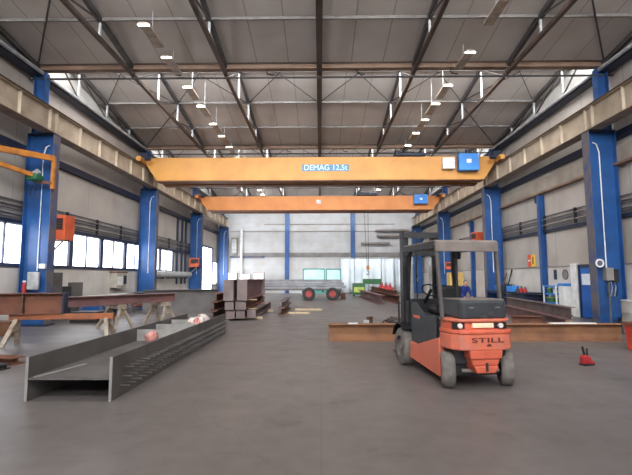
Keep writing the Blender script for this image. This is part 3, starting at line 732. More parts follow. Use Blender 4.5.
# beams on trestles along the window side
def trestle(label, loc, rot, w, h, m1, m2):
    t = thing('trestle', label, 'trestle', loc, rot, 'trestles under the window side beams')
    MB().box(-w/2, w/2, -.07, .07, h-.14, h).build('top_bar', m1, t, bevel=.01)
    for s in (-1, 1):
        for yy in (-1, 1):
            MB().bar((s*(w/2-.18), yy*.05, h-.12), (s*(w/2-.02), yy*.34, 0), .1, .06, (0, 1, 0)).build('leg', m2, t)
        MB().prism([(-.08, h-.14), (.08, h-.14), (.22, h-.42), (-.22, h-.42)], 'yz', s*(w/2-.16)-.01, s*(w/2-.16)+.01).build('gusset', m2, t)
    return t
trestle('flaking orange trestle with scuffed grey legs in front of jib column', (-6.6, 11.1, 0), R(8), 2.5, .78, 'trestle', 'trestle_grey')
beam('steel_beam', 'deep dark brown beam on the orange trestle, cut end showing', 'steel beam', (-10.6, 10.35), (-6.62, 11.15), .78, .53, .3, 'rust_dark', stiff=(3.15,), stiffm='rail')
tag(MB().box(-.02, .02, -.15, .15, 0, .53).build('end_plate', 'blue_dark', loc=(-6.59, 11.16, .78), rotz=R(11.4)), 'dark end plate standing against the deep brown beam', 'steel plate')
trestle('slim trestle under the middle of the long purple beam', (-6.9, 14.6, 0), R(-30), 1.0, .8, 'trestle_grey', 'trestle_grey')
trestle('slim trestle under the far end of the long purple beam', (-5.9, 16.0, 0), R(-30), 1.0, .8, 'trestle_grey', 'trestle_grey')
beam('steel_beam', 'long purplish beam resting on two slim trestles', 'steel beam', (-8.15, 12.5), (-5.55, 16.5), .8, .31, .3, 'purple')
beam('plate_girder', 'grey plate girder standing behind the end of the purple beam', 'steel girder', (-8.2, 20.1), (-5.0, 21.2), 0, 1.12, .4, 'grey_primer', .025, .018)
beam('steel_beam', 'dark rusty beam lying on the floor at the window wall edge', 'steel beam', (-7.6, 9.0), (-5.95, 8.6), 0, .14, .3, 'rust_dark')
beam('steel_beam', 'short dark offcut beside the beam at window wall edge', 'steel beam', (-7.1, 8.25), (-5.85, 8.15), 0, .1, .2, 'dark')
cb = tag(MB().box(-.35, .35, -.25, .25, 0, .36).build('crate', 'rust', loc=(-9.5, 13.0, 0), bevel=.01), 'brown steel box on the floor under the deep brown beam', 'crate')
MB().box(-.37, .37, -.27, .27, .36, .4).build('rim', 'rust_dark', cb)

# stack of long beams in the middle distance
BG = 'beams of the stacked pile'
def hsec(name, label, x, y0, y1, z, h, b, m, group=BG, cap='grey_light'):
    o = beam(name, label, 'steel beam', (x, y0), (x, y1), z, h, b, m, .03, .02, group)
    return o
def capped(lab, x, y0, y1, z, h, b, m):
    o = hsec('steel_beam', lab, x, y0, y1, z, h, b, m)
    L = y1-y0
    for xa in (-.02, L): MB().box(xa, xa+.02, -b/2-.005, b/2+.005, -.0, h).build('end_plate', 'pile_plate', o)
    return o
capped('bottom beam of the pile, window side', -3.5, 16.9, 22.0, .1, .3, .34, 'rust_grey')
capped('bottom beam of the pile, middle', -3.12, 17.0, 22.4, .1, .3, .34, 'purple')
capped('bottom beam of the pile, trailer side', -2.74, 17.3, 22.6, .1, .3, .34, 'rust_grey')
capped('middle layer beam of the pile, window side', -3.52, 16.8, 22.0, .44, .32, .34, 'purple')
capped('middle layer beam of the pile, trailer side', -3.1, 16.9, 22.6, .44, .32, .4, 'rust_dark')
capped('tall top beam of the pile, window side', -3.54, 16.7, 22.0, .8, .8, .38, 'rust_grey')
capped('tall top beam of the pile, trailer side', -3.03, 16.8, 22.2, .8, .8, .38, 'purple')
def timber(label, x, y, z, l=1.5):
    tag(MB().box(x-l/2, x+l/2, y-.05, y+.05, z, z+.1).build('timber_bearer', 'wood'), label, 'timber', 'timber bearers under the beam pile')
timber('timber bearer on the floor under near end of beam pile', -3.1, 17.8, 0.0)
timber('timber bearer on the floor under far end of beam pile', -3.1, 21.6, 0.0)
for y, w in ((17.8, 'near'), (21.6, 'far')):
    tag(MB().box(-3.65, -2.6, y-.04, y+.04, .401, .439).build('timber_bearer', 'wood'), 'thin bearer between lower beam layers, %s end of pile' % w, 'timber', 'timber bearers under the beam pile')
    tag(MB().box(-3.65, -2.6, y-.04, y+.04, .761, .799).build('timber_bearer', 'wood'), 'thin bearer below the tall top beams, %s end of pile' % w, 'timber', 'timber bearers under the beam pile')
hsec('steel_beam', 'short rusty beam lying behind the pile, window side, lower', -4.35, 17.6, 21.5, 0.0, .34, .34, 'purple', None)
hsec('steel_beam', 'rusty beam stacked window side of the pile, upper one', -4.35, 17.7, 21.6, .345, .34, .34, 'rust_dark', None)
hsec('steel_beam', 'reddish beam on top of the window side pair beside pile', -4.32, 18.0, 21.8, .69, .34, .34, 'rust_dark', None)
hsec('steel_beam', 'small beam lying past the trailer side of the pile', -1.75, 19.6, 24, 0, .3, .28, 'rust_dark', None)
hsec('steel_beam', 'small beam stacked on another past the pile, upper one', -1.75, 19.7, 24, .305, .3, .28, 'rust_grey', None)
tag(MB().box(-1.3, .1, 22.2, 22.35, 0, .1).build('timber_bearer', 'wood'), 'pale timber lying on open floor past the beam pile', 'timber')
tag(MB().box(-1.5, -.5, 20.2, 20.36, 0, .09).build('timber_bearer', 'wood'), 'pale timber lying closest to foot of the beam pile', 'timber')

# rusty beams across the floor, door side
beam('steel_beam', 'long rusty beam across the floor behind the forklift', 'steel beam', (.22, 11.72), (7.98, 11.66), 0, .45, .3, 'rust', stiff=())
tag(MB().box(6.1, 7.3, 11.58, 11.76, .451, .47).build('steel_strip', 'white'), 'white strip lying on the long rusty beam near its end', 'steel strip')
tag(MB().box(0.75, 1.0, 11.62, 11.76, .451, .475).build('paper_scrap', 'paper'), 'white scrap lying on the long rusty beam beside forklift', 'paper')
tag(MB().box(2.1, 2.24, 11.4, 11.48, 0, .1).build('wood_chock', 'wood'), 'small pale chock at the foot of the rusty beam', 'chock')
beam('steel_beam', 'grey purple beam raised on chocks in front of the workbench', 'steel beam', (9.15, 21.3), (8.15, 14.2), .28, .42, .28, 'rust_grey')
for y, x, w in ((15.0, 8.26, 'near'), (20.4, 9.02, 'far')):
    tag(MB().box(-.3, .3, -.07, .07, 0, .279).build('wood_chock', 'wood', loc=(x, y, 0)), 'timber chock under the %s end of the raised purple beam' % w, 'chock')
beam('steel_beam', 'dark purple beam flat on the floor below the raised one', 'steel beam', (8.55, 20.2), (7.6, 13.6), .0, .4, .28, 'purple')
beam('steel_beam', 'short dark red beam between raised beam and long rusty beam', 'steel beam', (6.5, 14.9), (7.35, 14.5), 0, .38, .26, 'rust_dark')
# stack of plates beside the mast
for k in range(5):
    tag(MB().box(-.6+.05*k, .6, -.5, .5-.04*k, 0, .055).build('steel_plate', ['grey_primer', 'rail', 'dark'][k % 3], loc=(2.75+.05*k, 15.4, .057*k), rotz=R(4*k-6)), '%s steel plate of the flat stack left of the mast' % ['bottom', 'second lowest', 'middle', 'second highest', 'top'][k], 'steel plate', 'flat plates stacked beside the mast')
for k, (x, y, h) in enumerate(((1.6, 15.2, .2), (1.78, 15.7, .28), (1.9, 14.6, .14))):
    tag(MB().box(-.1, .1, -.07, .07, 0, h).build('steel_offcut', ['zinc', 'rail', 'grey_light'][k], loc=(x, y, 0), rotz=k*.7, bevel=.01), ['pale small offcut beside the flat plate stack', 'tall dark offcut behind the pale one', 'low grey offcut nearest the plate stack'][k], 'steel offcut')
# beams in the far middle
beam('steel_beam', 'long rusty beam pointing at the curtains, open end showing', 'steel beam', (3.78, 26.8), (3.5, 37.6), 0, .58, .42, 'purple', .03, .02)
beam('steel_beam', 'rusty beam lying beside the mast, pointing at the curtains', 'steel beam', (5.0, 27.4), (4.7, 40.5), 0, .5, .42, 'rust_dark', .03, .02)
beam('steel_beam', 'rust brown beam stacked on the one beside the mast', 'steel beam', (4.98, 28.2), (4.75, 40.3), .505, .3, .3, 'rust_dark', .02, .02)
for k, (x, y) in enumerate(((4.92, 30.6), (4.9, 32.2), (4.86, 34.2))):
    c = tag(MB().prism([(-.26, 0), (.26, 0), (.26, .12), (.1, .2), (.08, .36), (-.06, .36), (-.1, .16), (-.26, .1)], 'xz', -.2, .2).build('lifting_clamp', 'red', loc=(x, y, .806), bevel=.02), 'red lifting clamp on the stacked rusty beams, %s from the camera' % ['nearest', 'second', 'farthest'][k], 'clamp', 'red clamps on the far beams')
    MB().path([(-.05, 0, .34), (-.05, 0, .46), (.07, 0, .46), (.07, 0, .34)], .025, 6).build('shackle', 'dark', c)

# red magnet lifter on the floor
ml = thing('floor_jack', 'small red jack with black handles alone on the floor', 'jack', (5.12, 8.5, 0), R(20))
MB().box(-.12, .12, -.07, .07, 0, .03).build('base', 'dark', ml)
MB().prism([(-.13, .03), (.1, .03), (.06, .16), (-.04, .2), (-.13, .17)], 'xz', -.05, .05).build('body', 'red', ml, bevel=.012)
MB().bar((.02, 0, .14), (.17, -.02, .02), .05, .03).build('foot_lever', 'red', ml)
MB().tube((-.04, 0, .16), (-.07, .02, .35), .022, 8).build('handle', 'black', ml); MB().tube((.05, .02, .13), (.06, .03, .31), .018, 8).build('handle', 'dark', ml)
# red bin and grey drum at the edge
rb = thing('scrap_bin', 'red steel scrap bin at the edge by the grey drum', 'bin', (7.76, 9.8, 0))
m = MB(); m.prism([(-.62, 0), (.62, 0), (.68, .6), (-.68, .6)], 'xz', -.45, .45); m.build('body', 'red_bin', rb, bevel=.01)
m = MB(); m.box(-.72, .72, -.5, -.44, .58, .64); m.box(-.72, .72, .44, .5, .58, .64); m.box(-.72, -.66, -.44, .44, .58, .64); m.box(.66, .72, -.44, .44, .58, .64); m.build('rim', 'rust_dark', rb)
dr = thing('steel_drum', 'grey steel drum with pale lid beside the door column', 'drum', (9.2, 12.85, 0))
MB().lathe([(.29, 0), (.3, .02), (.3, .3), (.31, .32), (.3, .34), (.3, .62), (.31, .64), (.3, .66), (.3, .95), (.29, .97)], (0, 0, 0), 'z', 24).build('barrel', 'louver', dr, smooth=True)
MB().lathe([(.31, .97), (.31, 1.0), (0, 1.03)], (0, 0, 0), 'z', 24).build('lid', 'zinc', dr, smooth=True)

# ------------------------------------------------------------------ trailer with profiles, tractor cab
tr = thing('trailer', 'low trailer with red hubbed wheels carrying long grey profiles', 'trailer', (0, 32.2, 0))
MB().box(-5.2, 1.6, -.46, .46, .72, .86).build('bed', 'grey_primer', tr, bevel=.01)
for x in (-4.2, -2.4, .2): MB().box(x-.06, x+.06, -.45, .45, .6, .73).build('cross_member', 'dark', tr)
MB().box(-4.9, -4.7, -.45, -.3, 0, .72).build('leg', 'dark', tr); MB().box(-4.9, -4.7, .3, .45, 0, .72).build('leg', 'dark', tr)
for y in (-.62, .62):
    for x in (-.82, .9):
        w = MB().lathe([(.24, -.13), (.42, -.13), (.47, -.08), (.47, .08), (.42, .13), (.24, .13)], (x, y, .47), 'y', 28).build('wheel', 'tyre_dark', tr, smooth=True)
        MB().lathe([(0, -.12), (.08, -.13), (.1, -.09), (.25, -.1), (.25, .1), (.1, .09), (0, .12)], (x, y, .47), 'y', 24).build('hub', 'red_hub', w, smooth=True)
for x in (-.82, .9): MB().tube((x, -.5, .47), (x, .5, .47), .06, 8).build('axle', 'dark', tr)
MB().prism([(-1.0, .5), (1.1, .5), (1.25, .72), (-1.2, .72)], 'xz', -.4, .4).build('subframe', 'turq_frame', tr)
PG = 'grey profiles loaded on the trailer'
for lay in range(3):
    for k in range(4):
        o = MB().isec(6.3-.25*lay, .2, .2, .02, .02).build('long_profile', 'profile', loc=(-4.4+.1*lay, 32.2-.33+.22*k, .862+.225*lay))
        tag(o, 'long grey profile on the trailer, %s layer, %s from the camera' % (['bottom', 'middle', 'top'][lay], ['front one', 'second', 'third', 'fourth'][k]), 'steel profile', PG)
ct = thing('tractor', 'turquoise windowed tractor cab behind the loaded trailer', 'tractor', (.1, 35.6, 0))
MB().box(-1.6, 1.6, -.7, .7, .5, 1.2).build('chassis', 'turq_frame', ct, bevel=.03)
cabm = MB()
for x in (-1.5, .2, .38, 1.5):
    for y in (-.7, .66): cabm.box(x, x+.08, y, y+.04, 1.2, 2.32)
cabm.box(-1.5, .28, -.72, .72, 2.3, 2.38); cabm.box(.38, 1.58, -.72, .72, 2.3, 2.38)
cabm.build('cab_frame', 'turq_frame', ct)
MB().box(-1.42, .2, -.69, -.66, 1.2, 2.3).build('side_window', 'turq', ct); MB().box(.46, 1.5, -.69, -.66, 1.3, 2.25).build('windscreen', 'turq', ct)
MB().box(.65, 1.05, -.3, .1, 1.2, 1.75).build('seat', 'black', ct, bevel=.04)
for x in (-1.1, 1.1):
    for y in (-.75, .75):
        w = MB().lathe([(.2, -.12), (.4, -.12), (.45, -.06), (.45, .06), (.4, .12), (.2, .12)], (x, y, .45), 'y', 24).build('wheel', 'tyre_dark', ct, smooth=True)
        MB().lathe([(0, -.1), (.2, -.1), (.2, .1), (0, .1)], (x, y, .45), 'y', 20).build('hub', 'red_hub', w, smooth=True)

# ------------------------------------------------------------------ curtains and machines by the end wall
CG = 'pale curtains before the end wall'
cr_ = tag(MB().tube((1.98, 44.4, 3.62), (9.3, 44.4, 3.62), .04, 8).build('curtain_rail', 'zinc'), 'thin rail carrying the pale curtains', 'rail')
for x in (2.02, 9.25): MB().tube((x, 44.4, 0), (x, 44.4, 3.62), .035, 8).build('post', 'zinc', cr_)
for i in range(5):
    x0 = 2.15+1.4*i; n = 40; vs = []; fs = []
    for k in range(n+1):
        u = k/n; x = x0+1.36*u
        for zi, z in enumerate((.1, 1.2, 2.4, 3.56)):
            amp = .07+.03*(3-zi)
            vs.append((x+.02*math.sin(9*u+i), 44.4+amp*(math.sin(u*2*math.pi*1.5+i*1.3)+.15*math.sin(u*2*math.pi*3.1+i*2.1))+.015*zi*math.sin(u*17+i), z))
    for k in range(n):
        for zi in range(3): fs.append((k*4+zi, (k+1)*4+zi, (k+1)*4+zi+1, k*4+zi+1))
    o = MB().add(vs, fs).build('welding_curtain', 'curtain', smooth=True)
    sm = o.modifiers.new('cloth', 'SOLIDIFY'); sm.thickness = .008
    tag(o, 'pale pleated curtain before the end wall, %s from the trailer' % ORD[i], 'curtain', CG)
a = thing('welding_machine', 'green machine with lime front before the curtains', 'machine', (3.45, 38.7, 0))
MB().box(-.55, .55, -.4, .4, .12, 1.15).build('body', 'grass', a, bevel=.05); MB().box(-.45, .45, -.42, -.39, .35, .8).build('front_panel', 'lime', a, bevel=.01)
for x in (-.42, .42):
    for y in (-.3, .3): MB().lathe([(.02, -.04), (.09, -.04), (.09, .04), (.02, .04)], (x, y, .09), 'x', 14).build('wheel', 'tyre_dark', a)
a = thing('workbench', 'green workbench before the curtains, beside the lime fronted machine', 'workbench', (5.05, 41.8, 0))
MB().box(-.9, .9, -.4, .4, 1.0, 1.1).build('top', 'grass', a); MB().box(-.9, .9, .3, .36, 1.1, 1.5).build('back_board', 'grass', a)
for x in (-.8, .8):
    for y in (-.33, .33): MB().box(x-.05, x+.05, y-.05, y+.05, 0, 1.0).build('leg', 'grass', a)
MB().box(-.7, .7, -.3, .3, .3, .34).build('shelf', 'turq_frame', a)
tag(MB().box(-.2, .2, -.2, .2, 0, .45).build('crate', 'rust_dark', loc=(1.75, 33.2, 0), bevel=.02), 'small purple brown box beside the trailer wheel', 'crate')
# pipes fixed to the end wall
for (x0, x1, z, lab) in ((5.9, 9.4, 6.62, 'dark pipe on brackets high on end wall, topmost of three'), (6.0, 9.2, 6.02, 'dark pipe on brackets, middle of three beside the mast top'), (4.35, 7.4, 5.25, 'dark pipe on the end wall, lowest of three, above curtains')):
    o = tag(MB().tube((x0, YE-.4, z), (x1, YE-.4, z), .13, 10).build('wall_pipe', 'louver'), lab, 'pipe')
    for x in (x0+.4, x1-.4): MB().box(x-.04, x+.04, YE-.42, YE, z-.04, z+.04).build('bracket', 'dark', o)
# window-side corner of the end wall
tag(MB().tube((-8.35, YE-.2, 0), (-8.35, YE-.2, 6.8), .14, 14).build('downpipe', 'white', smooth=True), 'white downpipe on the end wall near the corner column', 'pipe')
sb = tag(MB().box(-9.45, -8.8, YE-.35, YE, 4.1, 5.9).build('wall_box', 'louver', bevel=.02), 'grey box on the end wall beside the white downpipe', 'wall box'); MB().box(-9.35, -8.9, YE-.37, YE-.34, 4.3, 5.7).build('door', 'zinc', sb)
for k, (x, w, h, mm, lab) in enumerate(((-9.0, .9, 2.15, 'beige', 'beige cabinet at the end wall, nearest the corner column'), (-7.7, 1.0, 2.0, 'white', 'white cabinet at the end wall, middle of three'), (-6.3, 1.1, 2.2, 'beige', 'beige cabinet at the end wall, nearest the trailer'))):
    c = tag(MB().box(x-w/2, x+w/2, 44.2, 44.9, .05, h).build('cabinet', mm, bevel=.02), lab, 'cabinet', 'cabinets by the end wall')
    MB().box(x-w/2+.05, x-.02, 44.18, 44.2, .2, h-.1).build('door', 'white', c); MB().box(x+.02, x+w/2-.05, 44.18, 44.2, .2, h-.1).build('door', 'white', c); MB().box(x-w/2+.03, x+w/2-.03, 44.25, 44.85, 0, .05).build('plinth', 'dark', c)

# ------------------------------------------------------------------ window side: bench, duct, boxes
wb = thing('workbench', 'blue workbench along the window wall behind the purple beam', 'workbench', (-9.6, 19.6, 0))
MB().box(-.5, .5, -1.6, 1.6, .86, .93).build('top', 'louver', wb)
for x in (-.43, .43):
    for y in (-1.5, 0, 1.5): MB().box(x-.05, x+.05, y-.05, y+.05, 0, .86).build('leg', 'blue_grey', wb)
MB().box(-.45, .45, -1.45, -.1, .3, .8).build('drawer_unit', 'blue', wb); MB().box(-.45, .45, .2, 1.4, .2, .25).build('shelf', 'blue_grey', wb)
wb = thing('workbench', 'blue workbench near the second window side column', 'workbench', (-9.5, 23.4, 0))
MB().box(-.5, .5, -1.3, 1.3, .86, .93).build('top', 'dark', wb)
for x in (-.43, .43):
    for y in (-1.2, 1.2): MB().box(x-.05, x+.05, y-.05, y+.05, 0, .86).build('leg', 'blue_grey', wb)
MB().box(-.45, .45, -1.1, 1.1, .25, .3).build('shelf', 'trestle', wb)
for k, (x, y, h, m, lab) in enumerate(((-8.9, 16.6, .42, 'dark', 'dark steel crate on the floor behind the purple beam'), (-8.25, 22.6, .5, 'trestle', 'orange brown crate on the floor before the second workbench'), (-8.2, 25.0, .55, 'dark', 'dark crate at the foot of second window side column'))):
    c = tag(MB().box(-.5, .5, -.35, .35, 0, h).build('crate', m, loc=(x, y, 0), rotz=.2*k, bevel=.015), lab, 'crate')
    for z in (.12, h-.1): MB().box(-.52, .52, -.37, .37, z, z+.04).build('band', 'rust_dark', c)
cp = thing('wall_mounted_cabinet', 'pale control cabinet on the wall below the side windows', 'control panel', (-XW+.2, 22.9, 1.15))
MB().box(-.16, .2, -.6, .6, 0, .8).build('case', 'beige', cp, bevel=.02); MB().box(.2, .22, -.5, .1, .15, .6).build('door', 'white', cp); MB().box(-.16, .22, -.65, .65, .8, .86).build('top_cover', 'rust_dark', cp); MB().box(.2, .23, .2, .5, .2, .65).build('display', 'dark', cp)
dk = tag(MB().tube((-10.4, 26.6, 1.9), (-10.4, 34.2, 1.9), .22, 16).build('air_duct', 'zinc', smooth=True), 'pale round duct along the window wall', 'duct')
for y in (28, 30.5, 33): MB().box(-10.95, -10.15, y-.03, y+.03, 1.62, 1.7).build('bracket', 'dark', dk)
for i, y in enumerate((32.6, 33.7, 34.6)):
    o = tag(MB().box(-XW, -XW+.14, y-.07, y+.07, 1.2, 6.2).build('wall_conduit', 'frame'), 'dark upright conduit past the last side window, %s' % ['nearest the window', 'middle of three', 'nearest the heater'][i], 'conduit', 'dark conduits past the windows')
for i, (y, h, m) in enumerate(((16.8, 1.9, 'grey_primer'), (17.45, 1.35, 'dark'), (18.3, 1.5, 'grey_primer'))):
    tag(MB().box(-.35, .35, -.02, .02, 0, h).build('steel_plate', m, loc=(-10.4, y, 0), rotz=R(70)), ['tall grey plate propped at the wall behind jib column', 'short dark plate propped between two grey plates', 'short grey plate propped nearest the workbench'][i], 'steel plate')
tag(MB().box(-.2, .2, -.05, .05, 0, .62).build('notice_bag', 'zinc', loc=(-10.15, 15.2, 1.28), bevel=.02), 'pale plastic bag taped to the jib column', 'bag')
fx = thing('fire_extinguisher', 'red fire extinguisher on the foot of the jib column', 'fire extinguisher', (-10.47, 15.2, 1.05))
MB().lathe([(.0, 0), (.07, .01), (.075, .05), (.075, .4), (.05, .47), (.02, .5)], (0, 0, 0), 'z', 14).build('body', 'red', fx, smooth=True); MB().box(-.05, .05, -.02, .02, .49, .55).build('valve', 'white', fx); MB().box(-.05, .05, .05, .28, .2, .25).build('bracket', 'dark', fx)
tag(MB().box(-.11, .11, -.1, .1, 0, .18).build('cable_box', 'white', loc=(-9.93, 15.36, 2.02), bevel=.02), 'white cable box on the jib column beside the bag', 'cable box')

# ------------------------------------------------------------------ door side: bench, shelf, signs, person
be = thing('workbench', 'dark blue workbench along the door side wall', 'workbench', (10.2, 23.0, 0))
MB().box(-.55, .55, -2.3, 2.3, .84, .92).build('top', 'blue_dark', be)
for x in (-.48, .48):
    for y in (-2.2, 0, 2.2): MB().box(x-.05, x+.05, y-.05, y+.05, 0, .84).build('leg', 'blue_dark', be)
MB().box(-.5, .5, -2.1, -.2, .2, .8).build('drawer_unit', 'blue_dark', be); MB().box(-.5, .5, .2, 2.1, .3, .35).build('shelf', 'blue_dark', be)
items = [(-1.9, .2, 'red', 'gas_bottle', 'small red bottle on the bench, nearest the shelves'), (-1.5, .24, 'red', 'gas_bottle', 'small red bottle on the bench, second from the shelves'), (-1.1, .2, 'rust_dark', 'gas_bottle', 'brown bottle on the bench beside two red ones')]
for y, h, m, nm, lab in items:
    o = tag(MB().lathe([(.08, 0), (.085, .02), (.085, h*.7), (.035, h*.9), (.035, h)], (9.95, 23+y, .92), 'z', 16).build(nm, m, smooth=True), lab, 'bottle', 'bottles on the door side bench')
    MB().lathe([(.035, h), (.035, h+.06), (0, h+.06)], (9.95, 23+y, .92), 'z', 10).build('cap', 'dark', o)
for y, sz, m, lab in ((-.4, .3, 'cab_blue', 'blue toolbox on the bench beside the bottles'), (.35, .36, 'blue_dark', 'dark blue toolbox on the bench, middle of the three'), (1.2, .3, 'door_blue', 'bright blue toolbox on the bench, farthest from bottles')):
    o = tag(MB().box(-.2, .2, -.3, .3, 0, sz).build('toolbox', m, loc=(10.0, 23+y, .92), bevel=.02), lab, 'toolbox', 'toolboxes on the door side bench')
    MB().path([(0, -.15, sz), (0, -.13, sz+.07), (0, .13, sz+.07), (0, .15, sz)], .015, 6).build('handle', 'black', o)
for y, z1, lab in ((24.3, 2.1, 'dark rod propped on the wall above the bench'), (25.0, 1.9, 'brown rod propped on the wall past the dark one')):
    tag(MB().tube((10.45, y, .97), (10.86, y+.2, z1), .035, 8).build('rod', 'rust_dark' if y > 24.5 else 'dark'), lab, 'rod')
# shelf unit
sh = thing('shelf_unit', 'blue open shelf unit with green tubs by the door', 'shelf unit', (10.66, 19.85, 0))
for z in (.06, .5, .9, 1.25): MB().box(-.21, .21, -.55, .55, z-.03, z+.03).build('shelf', 'cab_blue', sh)
for x in (-.19, .19):
    for y in (-.53, .53): MB().box(x-.025, x+.025, y-.025, y+.025, 0, 1.28).build('upright', 'white', sh)
MB().box(0.2, .22, -.55, .55, 0, 1.28).build('back_panel', 'white', sh)
for k, (y, z) in enumerate(((-.3, .53), (.05, .53), (.35, .53), (-.2, .93), (.25, .93))):
    o = tag(MB().lathe([(.09, 0), (.11, .18), (.12, .18), (.12, .2)], (10.62, 19.85+y, z), 'z', 14).build('tub', 'grass' if k != 3 else 'white', smooth=True), ['green tub on the lower shelf, nearest the white cabinet', 'green tub on the lower shelf, middle one', 'green tub on the lower shelf, nearest the bench', 'white tub on the upper shelf', 'green tub on the upper shelf'][k], 'tub', 'tubs on the blue shelf unit')
    MB().lathe([(.125, .2), (.125, .22), (0, .23)], (10.62, 19.85+y, z), 'z', 14).build('lid', 'lime' if k != 3 else 'cab_blue', o)
cb = thing('cabinet', 'white cabinet with blue top between shelves and blue door', 'cabinet', (10.7, 18.98, 0))
MB().box(-.17, .17, -.2, .26, .05, 1.28).build('body', 'white', cb, bevel=.01); MB().box(-.19, .19, -.23, .28, 1.28, 1.4).build('top_tray', 'cab_blue', cb, bevel=.02); MB().box(-.16, .16, -.18, .2, 0, .05).build('plinth', 'dark', cb)
MB().box(-.19, -.17, -.17, .18, .1, 1.24).build('door', 'white', cb)
sg = thing('warning_sign', 'orange and yellow warning sign on the wall', 'sign', (XW-.015, 22.25, 2.2))
MB().box(-.01, .01, -.3, .14, 0, .62).build('yellow_panel', 'sign_yellow', sg); MB().box(-.01, .01, .14, .5, 0, .62).build('orange_panel', 'sign_red', sg)
MB().box(-.016, -.008, -.12, -.02, .12, .5).build('symbol', 'dark', sg); MB().box(-.016, -.008, .2, .44, .28, .36).build('symbol', 'white', sg)
rs = thing('round_sign', 'dark round sign on the wall above the white cabinet', 'sign', (XW-.04, 19.3, 1.78))
MB().lathe([(0, -.012), (.2, -.012), (.2, .012), (0, .012)], (0, 0, 0), 'x', 24).build('disc', 'louver', rs)
MB().lathe([(.2, -.016), (.23, -.016), (.23, .012), (.2, .012)], (0, 0, 0), 'x', 24).build('rim', 'frame', rs)
tag(MB().box(XW-.05, XW-.028, 20.0, 20.25, 1.55, 2.0).build('wall_plate', 'frame'), 'narrow dark plate on the wall beside the round sign', 'plate')
# number ring and switch box on the big door side column
rg = thing('ring_sign', 'white ring sign on the edge of the door side column', 'sign', (9.86, 15.27, 2.16))
MB().lathe([(.1, -.012), (.15, -.012), (.15, .012), (.1, .012)], (0, 0, 0), 'y', 24).build('ring', 'white', rg); MB().lathe([(0, -.008), (.1, -.008), (.1, .008), (0, .008)], (0, 0, 0), 'y', 20).build('centre', 'blue_grey', rg)
sw = thing('switch_box', 'grey switch boxes with cables on the door side column', 'switch box', (10.35, 15.36, 1.5))
MB().box(-.28, -.02, -.1, .12, .05, .5).build('box', 'louver', sw, bevel=.01); MB().box(.0, .15, -.1, .12, .0, .45).build('box', 'dark', sw, bevel=.01)
for x, m in ((-.2, 'dark'), (-.08, 'zinc'), (.04, 'zinc'), (.11, 'dark')): MB().path([(x, .0, .02), (x+.02, -.03, -.2), (x, .04, -.5)], .018, 6).build('cable', m, sw)
tag(MB().tube((9.98, 15.05, .0), (10.1, 15.22, 1.5), .03, 8).build('pole', 'grey_primer'), 'grey pole leaning on the door side column', 'pole')
bp = thing('dust_pan', 'dark pan standing at foot of the door side column', 'pan', (10.45, 15.0, 0))
MB().prism([(-.25, 0), (.25, 0), (.18, .3), (-.18, .3)], 'xz', -.15, .12).build('pan', 'dark', bp); MB().tube((.05, .1, .25), (.1, .18, .8), .02, 8).build('handle', 'dark', bp)
yc = thing('cabinet', 'ochre cabinet at the far door side wall behind forklift seat', 'cabinet', (9.85, 31.6, 0))
MB().box(-.5, .5, -.4, .4, .05, 2.0).build('body', 'ochre', yc, bevel=.02); MB().box(-.45, -.02, -.42, -.4, .2, 1.9).build('door', 'ochre', yc); MB().box(.02, .45, -.42, -.4, .2, 1.9).build('door', 'ochre', yc); MB().box(-.46, .46, -.36, .36, 0, .05).build('plinth', 'dark', yc)

# the person bending behind the forklift
def skin_body(name, m, parent, verts, edges, radii, root=0, sub=2):
    me = bpy.data.meshes.new(name); me.from_pydata(verts, edges, []); me.update()
    o = bpy.data.objects.new(name, me); COL.objects.link(o); o.parent = parent; me.materials.append(M[m])
    sk = o.modifiers.new('skin', 'SKIN'); sk.use_smooth_shade = True
    for i, r in enumerate(radii):
        d = me.skin_vertices[0].data[i]; d.radius = r if isinstance(r, tuple) else (r, r); d.use_root = (i == root)
    ss = o.modifiers.new('sub', 'SUBSURF'); ss.levels = sub; ss.render_levels = sub
    return o
pr = thing('person', 'person in blue overalls bending over behind the forklift', 'person', (5.58, 17.1, 0), R(12)); pr.scale = (.93, .93, .93)
V = [(0,0,.92),(0,-.03,1.08),(0,-.1,1.24),(0,-.18,1.36),(0,-.22,1.43),(0,-.25,1.5),           # pelvis to head base
     (-.19,-.17,1.36),(-.28,-.26,1.12),(-.18,-.46,1.0),(.19,-.17,1.36),(.28,-.26,1.12),(.18,-.46,1.0),
     (-.1,.0,.86),(-.11,-.05,.48),(-.11,.02,.1),(-.11,-.1,.05),(.1,.0,.86),(.11,-.05,.48),(.11,.02,.1),(.11,-.1,.05)]
E = [(0,1),(1,2),(2,3),(3,4),(4,5),(3,6),(6,7),(7,8),(3,9),(9,10),(10,11),(0,12),(12,13),(13,14),(14,15),(0,16),(16,17),(17,18),(18,19)]
RD = [(.17,.12),(.17,.12),(.2,.13),(.18,.12),.06,.055,.09,.066,.048,.09,.066,.048,.095,.062,.045,.04,.095,.062,.045,.04]
skin_body('body', 'overall', pr, V, E, RD)
hd = MB().lathe([(0, -.12), (.045, -.115), (.07, -.07), (.084, 0), (.085, .05), (.07, .1), (.035, .125), (0, .13)], (0, 0, 0), 'z', 20).build('head', 'skin', pr, smooth=True, loc=(0, -.3, 1.54))
hd.rotation_euler = (R(25), 0, 0); hd.scale = (.92, 1.1, 1)
MB().lathe([(.088, .01), (.09, .06), (.075, .108), (.04, .133), (0, .138)], (0, .012, 0), 'z', 20).build('hair', 'hair', hd, smooth=True)
MB().prism([(-.1, -.03), (-.085, .03), (-.08, -.035)], 'yz', -.014, .014).build('nose', 'skin', hd)
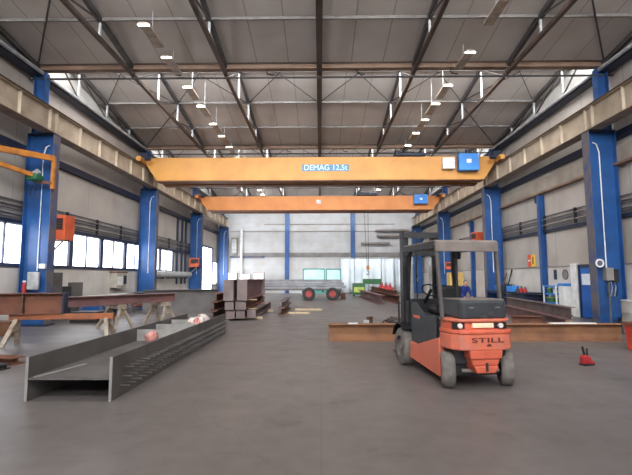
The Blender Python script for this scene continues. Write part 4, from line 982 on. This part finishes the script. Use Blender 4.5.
for s in (-1, 1):
    MB().lathe([(0, -.01), (.012, -.004), (.012, .004), (0, .01)], (s*.032, -.078, .012), 'y', 10).build('eye', 'dark', hd)
    MB().lathe([(0, -.012), (.026, -.006), (.026, .006), (0, .012)], (s*.086, .005, -.005), 'x', 12).build('ear', 'skin', hd)
MB().box(-.025, .025, -.08, -.07, -.062, -.054).build('mouth', 'pink', hd)
for s in (-1, 1):
    hv = [(s*.17,-.45,1.0),(s*.165,-.52,.96)]; he = [(0,1)]; hr = [.032,.034]
    for k, (dx, l) in enumerate(((-.03,.06),(-.01,.075),(.01,.07),(.03,.055))):
        b0 = len(hv); hv += [(s*(.165+dx*.6),-.545,.945),(s*(.165+dx),-.545-l*.6,.92),(s*(.165+dx),-.545-l*.7,.885)]; he += [(1,b0),(b0,b0+1),(b0+1,b0+2)]; hr += [.011,.009,.008]
    b0 = len(hv); hv += [(s*.125,-.52,.94),(s*.115,-.55,.91)]; he += [(1,b0),(b0,b0+1)]; hr += [.012,.009]
    skin_body('hand', 'skin', pr, hv, he, hr, 0, 1)
    MB().box(s*.11-.05, s*.11+.05, -.16, .08, 0, .09).build('boot', 'black', pr, bevel=.03)

# ------------------------------------------------------------------ light, world, camera
w = bpy.data.worlds.new('sky'); SC.world = w; w.use_nodes = True
bg = w.node_tree.nodes['Background']; bg.inputs[0].default_value = (.75, .85, 1, 1); bg.inputs[1].default_value = 1.0
def area(name, loc, rot, sx, sy, e, col=(1, 1, 1)):
    l = bpy.data.lights.new(name, 'AREA'); l.shape = 'RECTANGLE'; l.size = sx; l.size_y = sy; l.energy = e; l.color = col
    o = bpy.data.objects.new(name, l); COL.objects.link(o); o.location = loc; o.rotation_euler = rot; return o
SKY_E = 2600
for i, g in enumerate([GIR[0]-10]+GIR[:-1]):
    # daylight coming in through each saw-tooth glazing strip
    area('roof_daylight', (0, g+.08, HL+.8), (R(79), 0, 0), 21, 1.2, SKY_E, (.95, .98, 1))
cam = bpy.data.cameras.new('camera'); co = bpy.data.objects.new('camera', cam); COL.objects.link(co)
cam.sensor_width = 36; cam.lens = 430/632*36; cam.clip_end = 200
co.matrix_world = Matrix.Translation((0, 0, 1.7)) @ Matrix.Rotation(R(.53), 4, 'Z') @ Matrix.Rotation(R(90+5.25), 4, 'X') @ Matrix.Rotation(R(-.15), 4, 'Z')
SC.camera = co
vs = SC.view_settings; vs.view_transform = 'Standard'; vs.look = 'None'; vs.gamma = 1; vs.use_curve_mapping = False
vs.exposure = -0.12
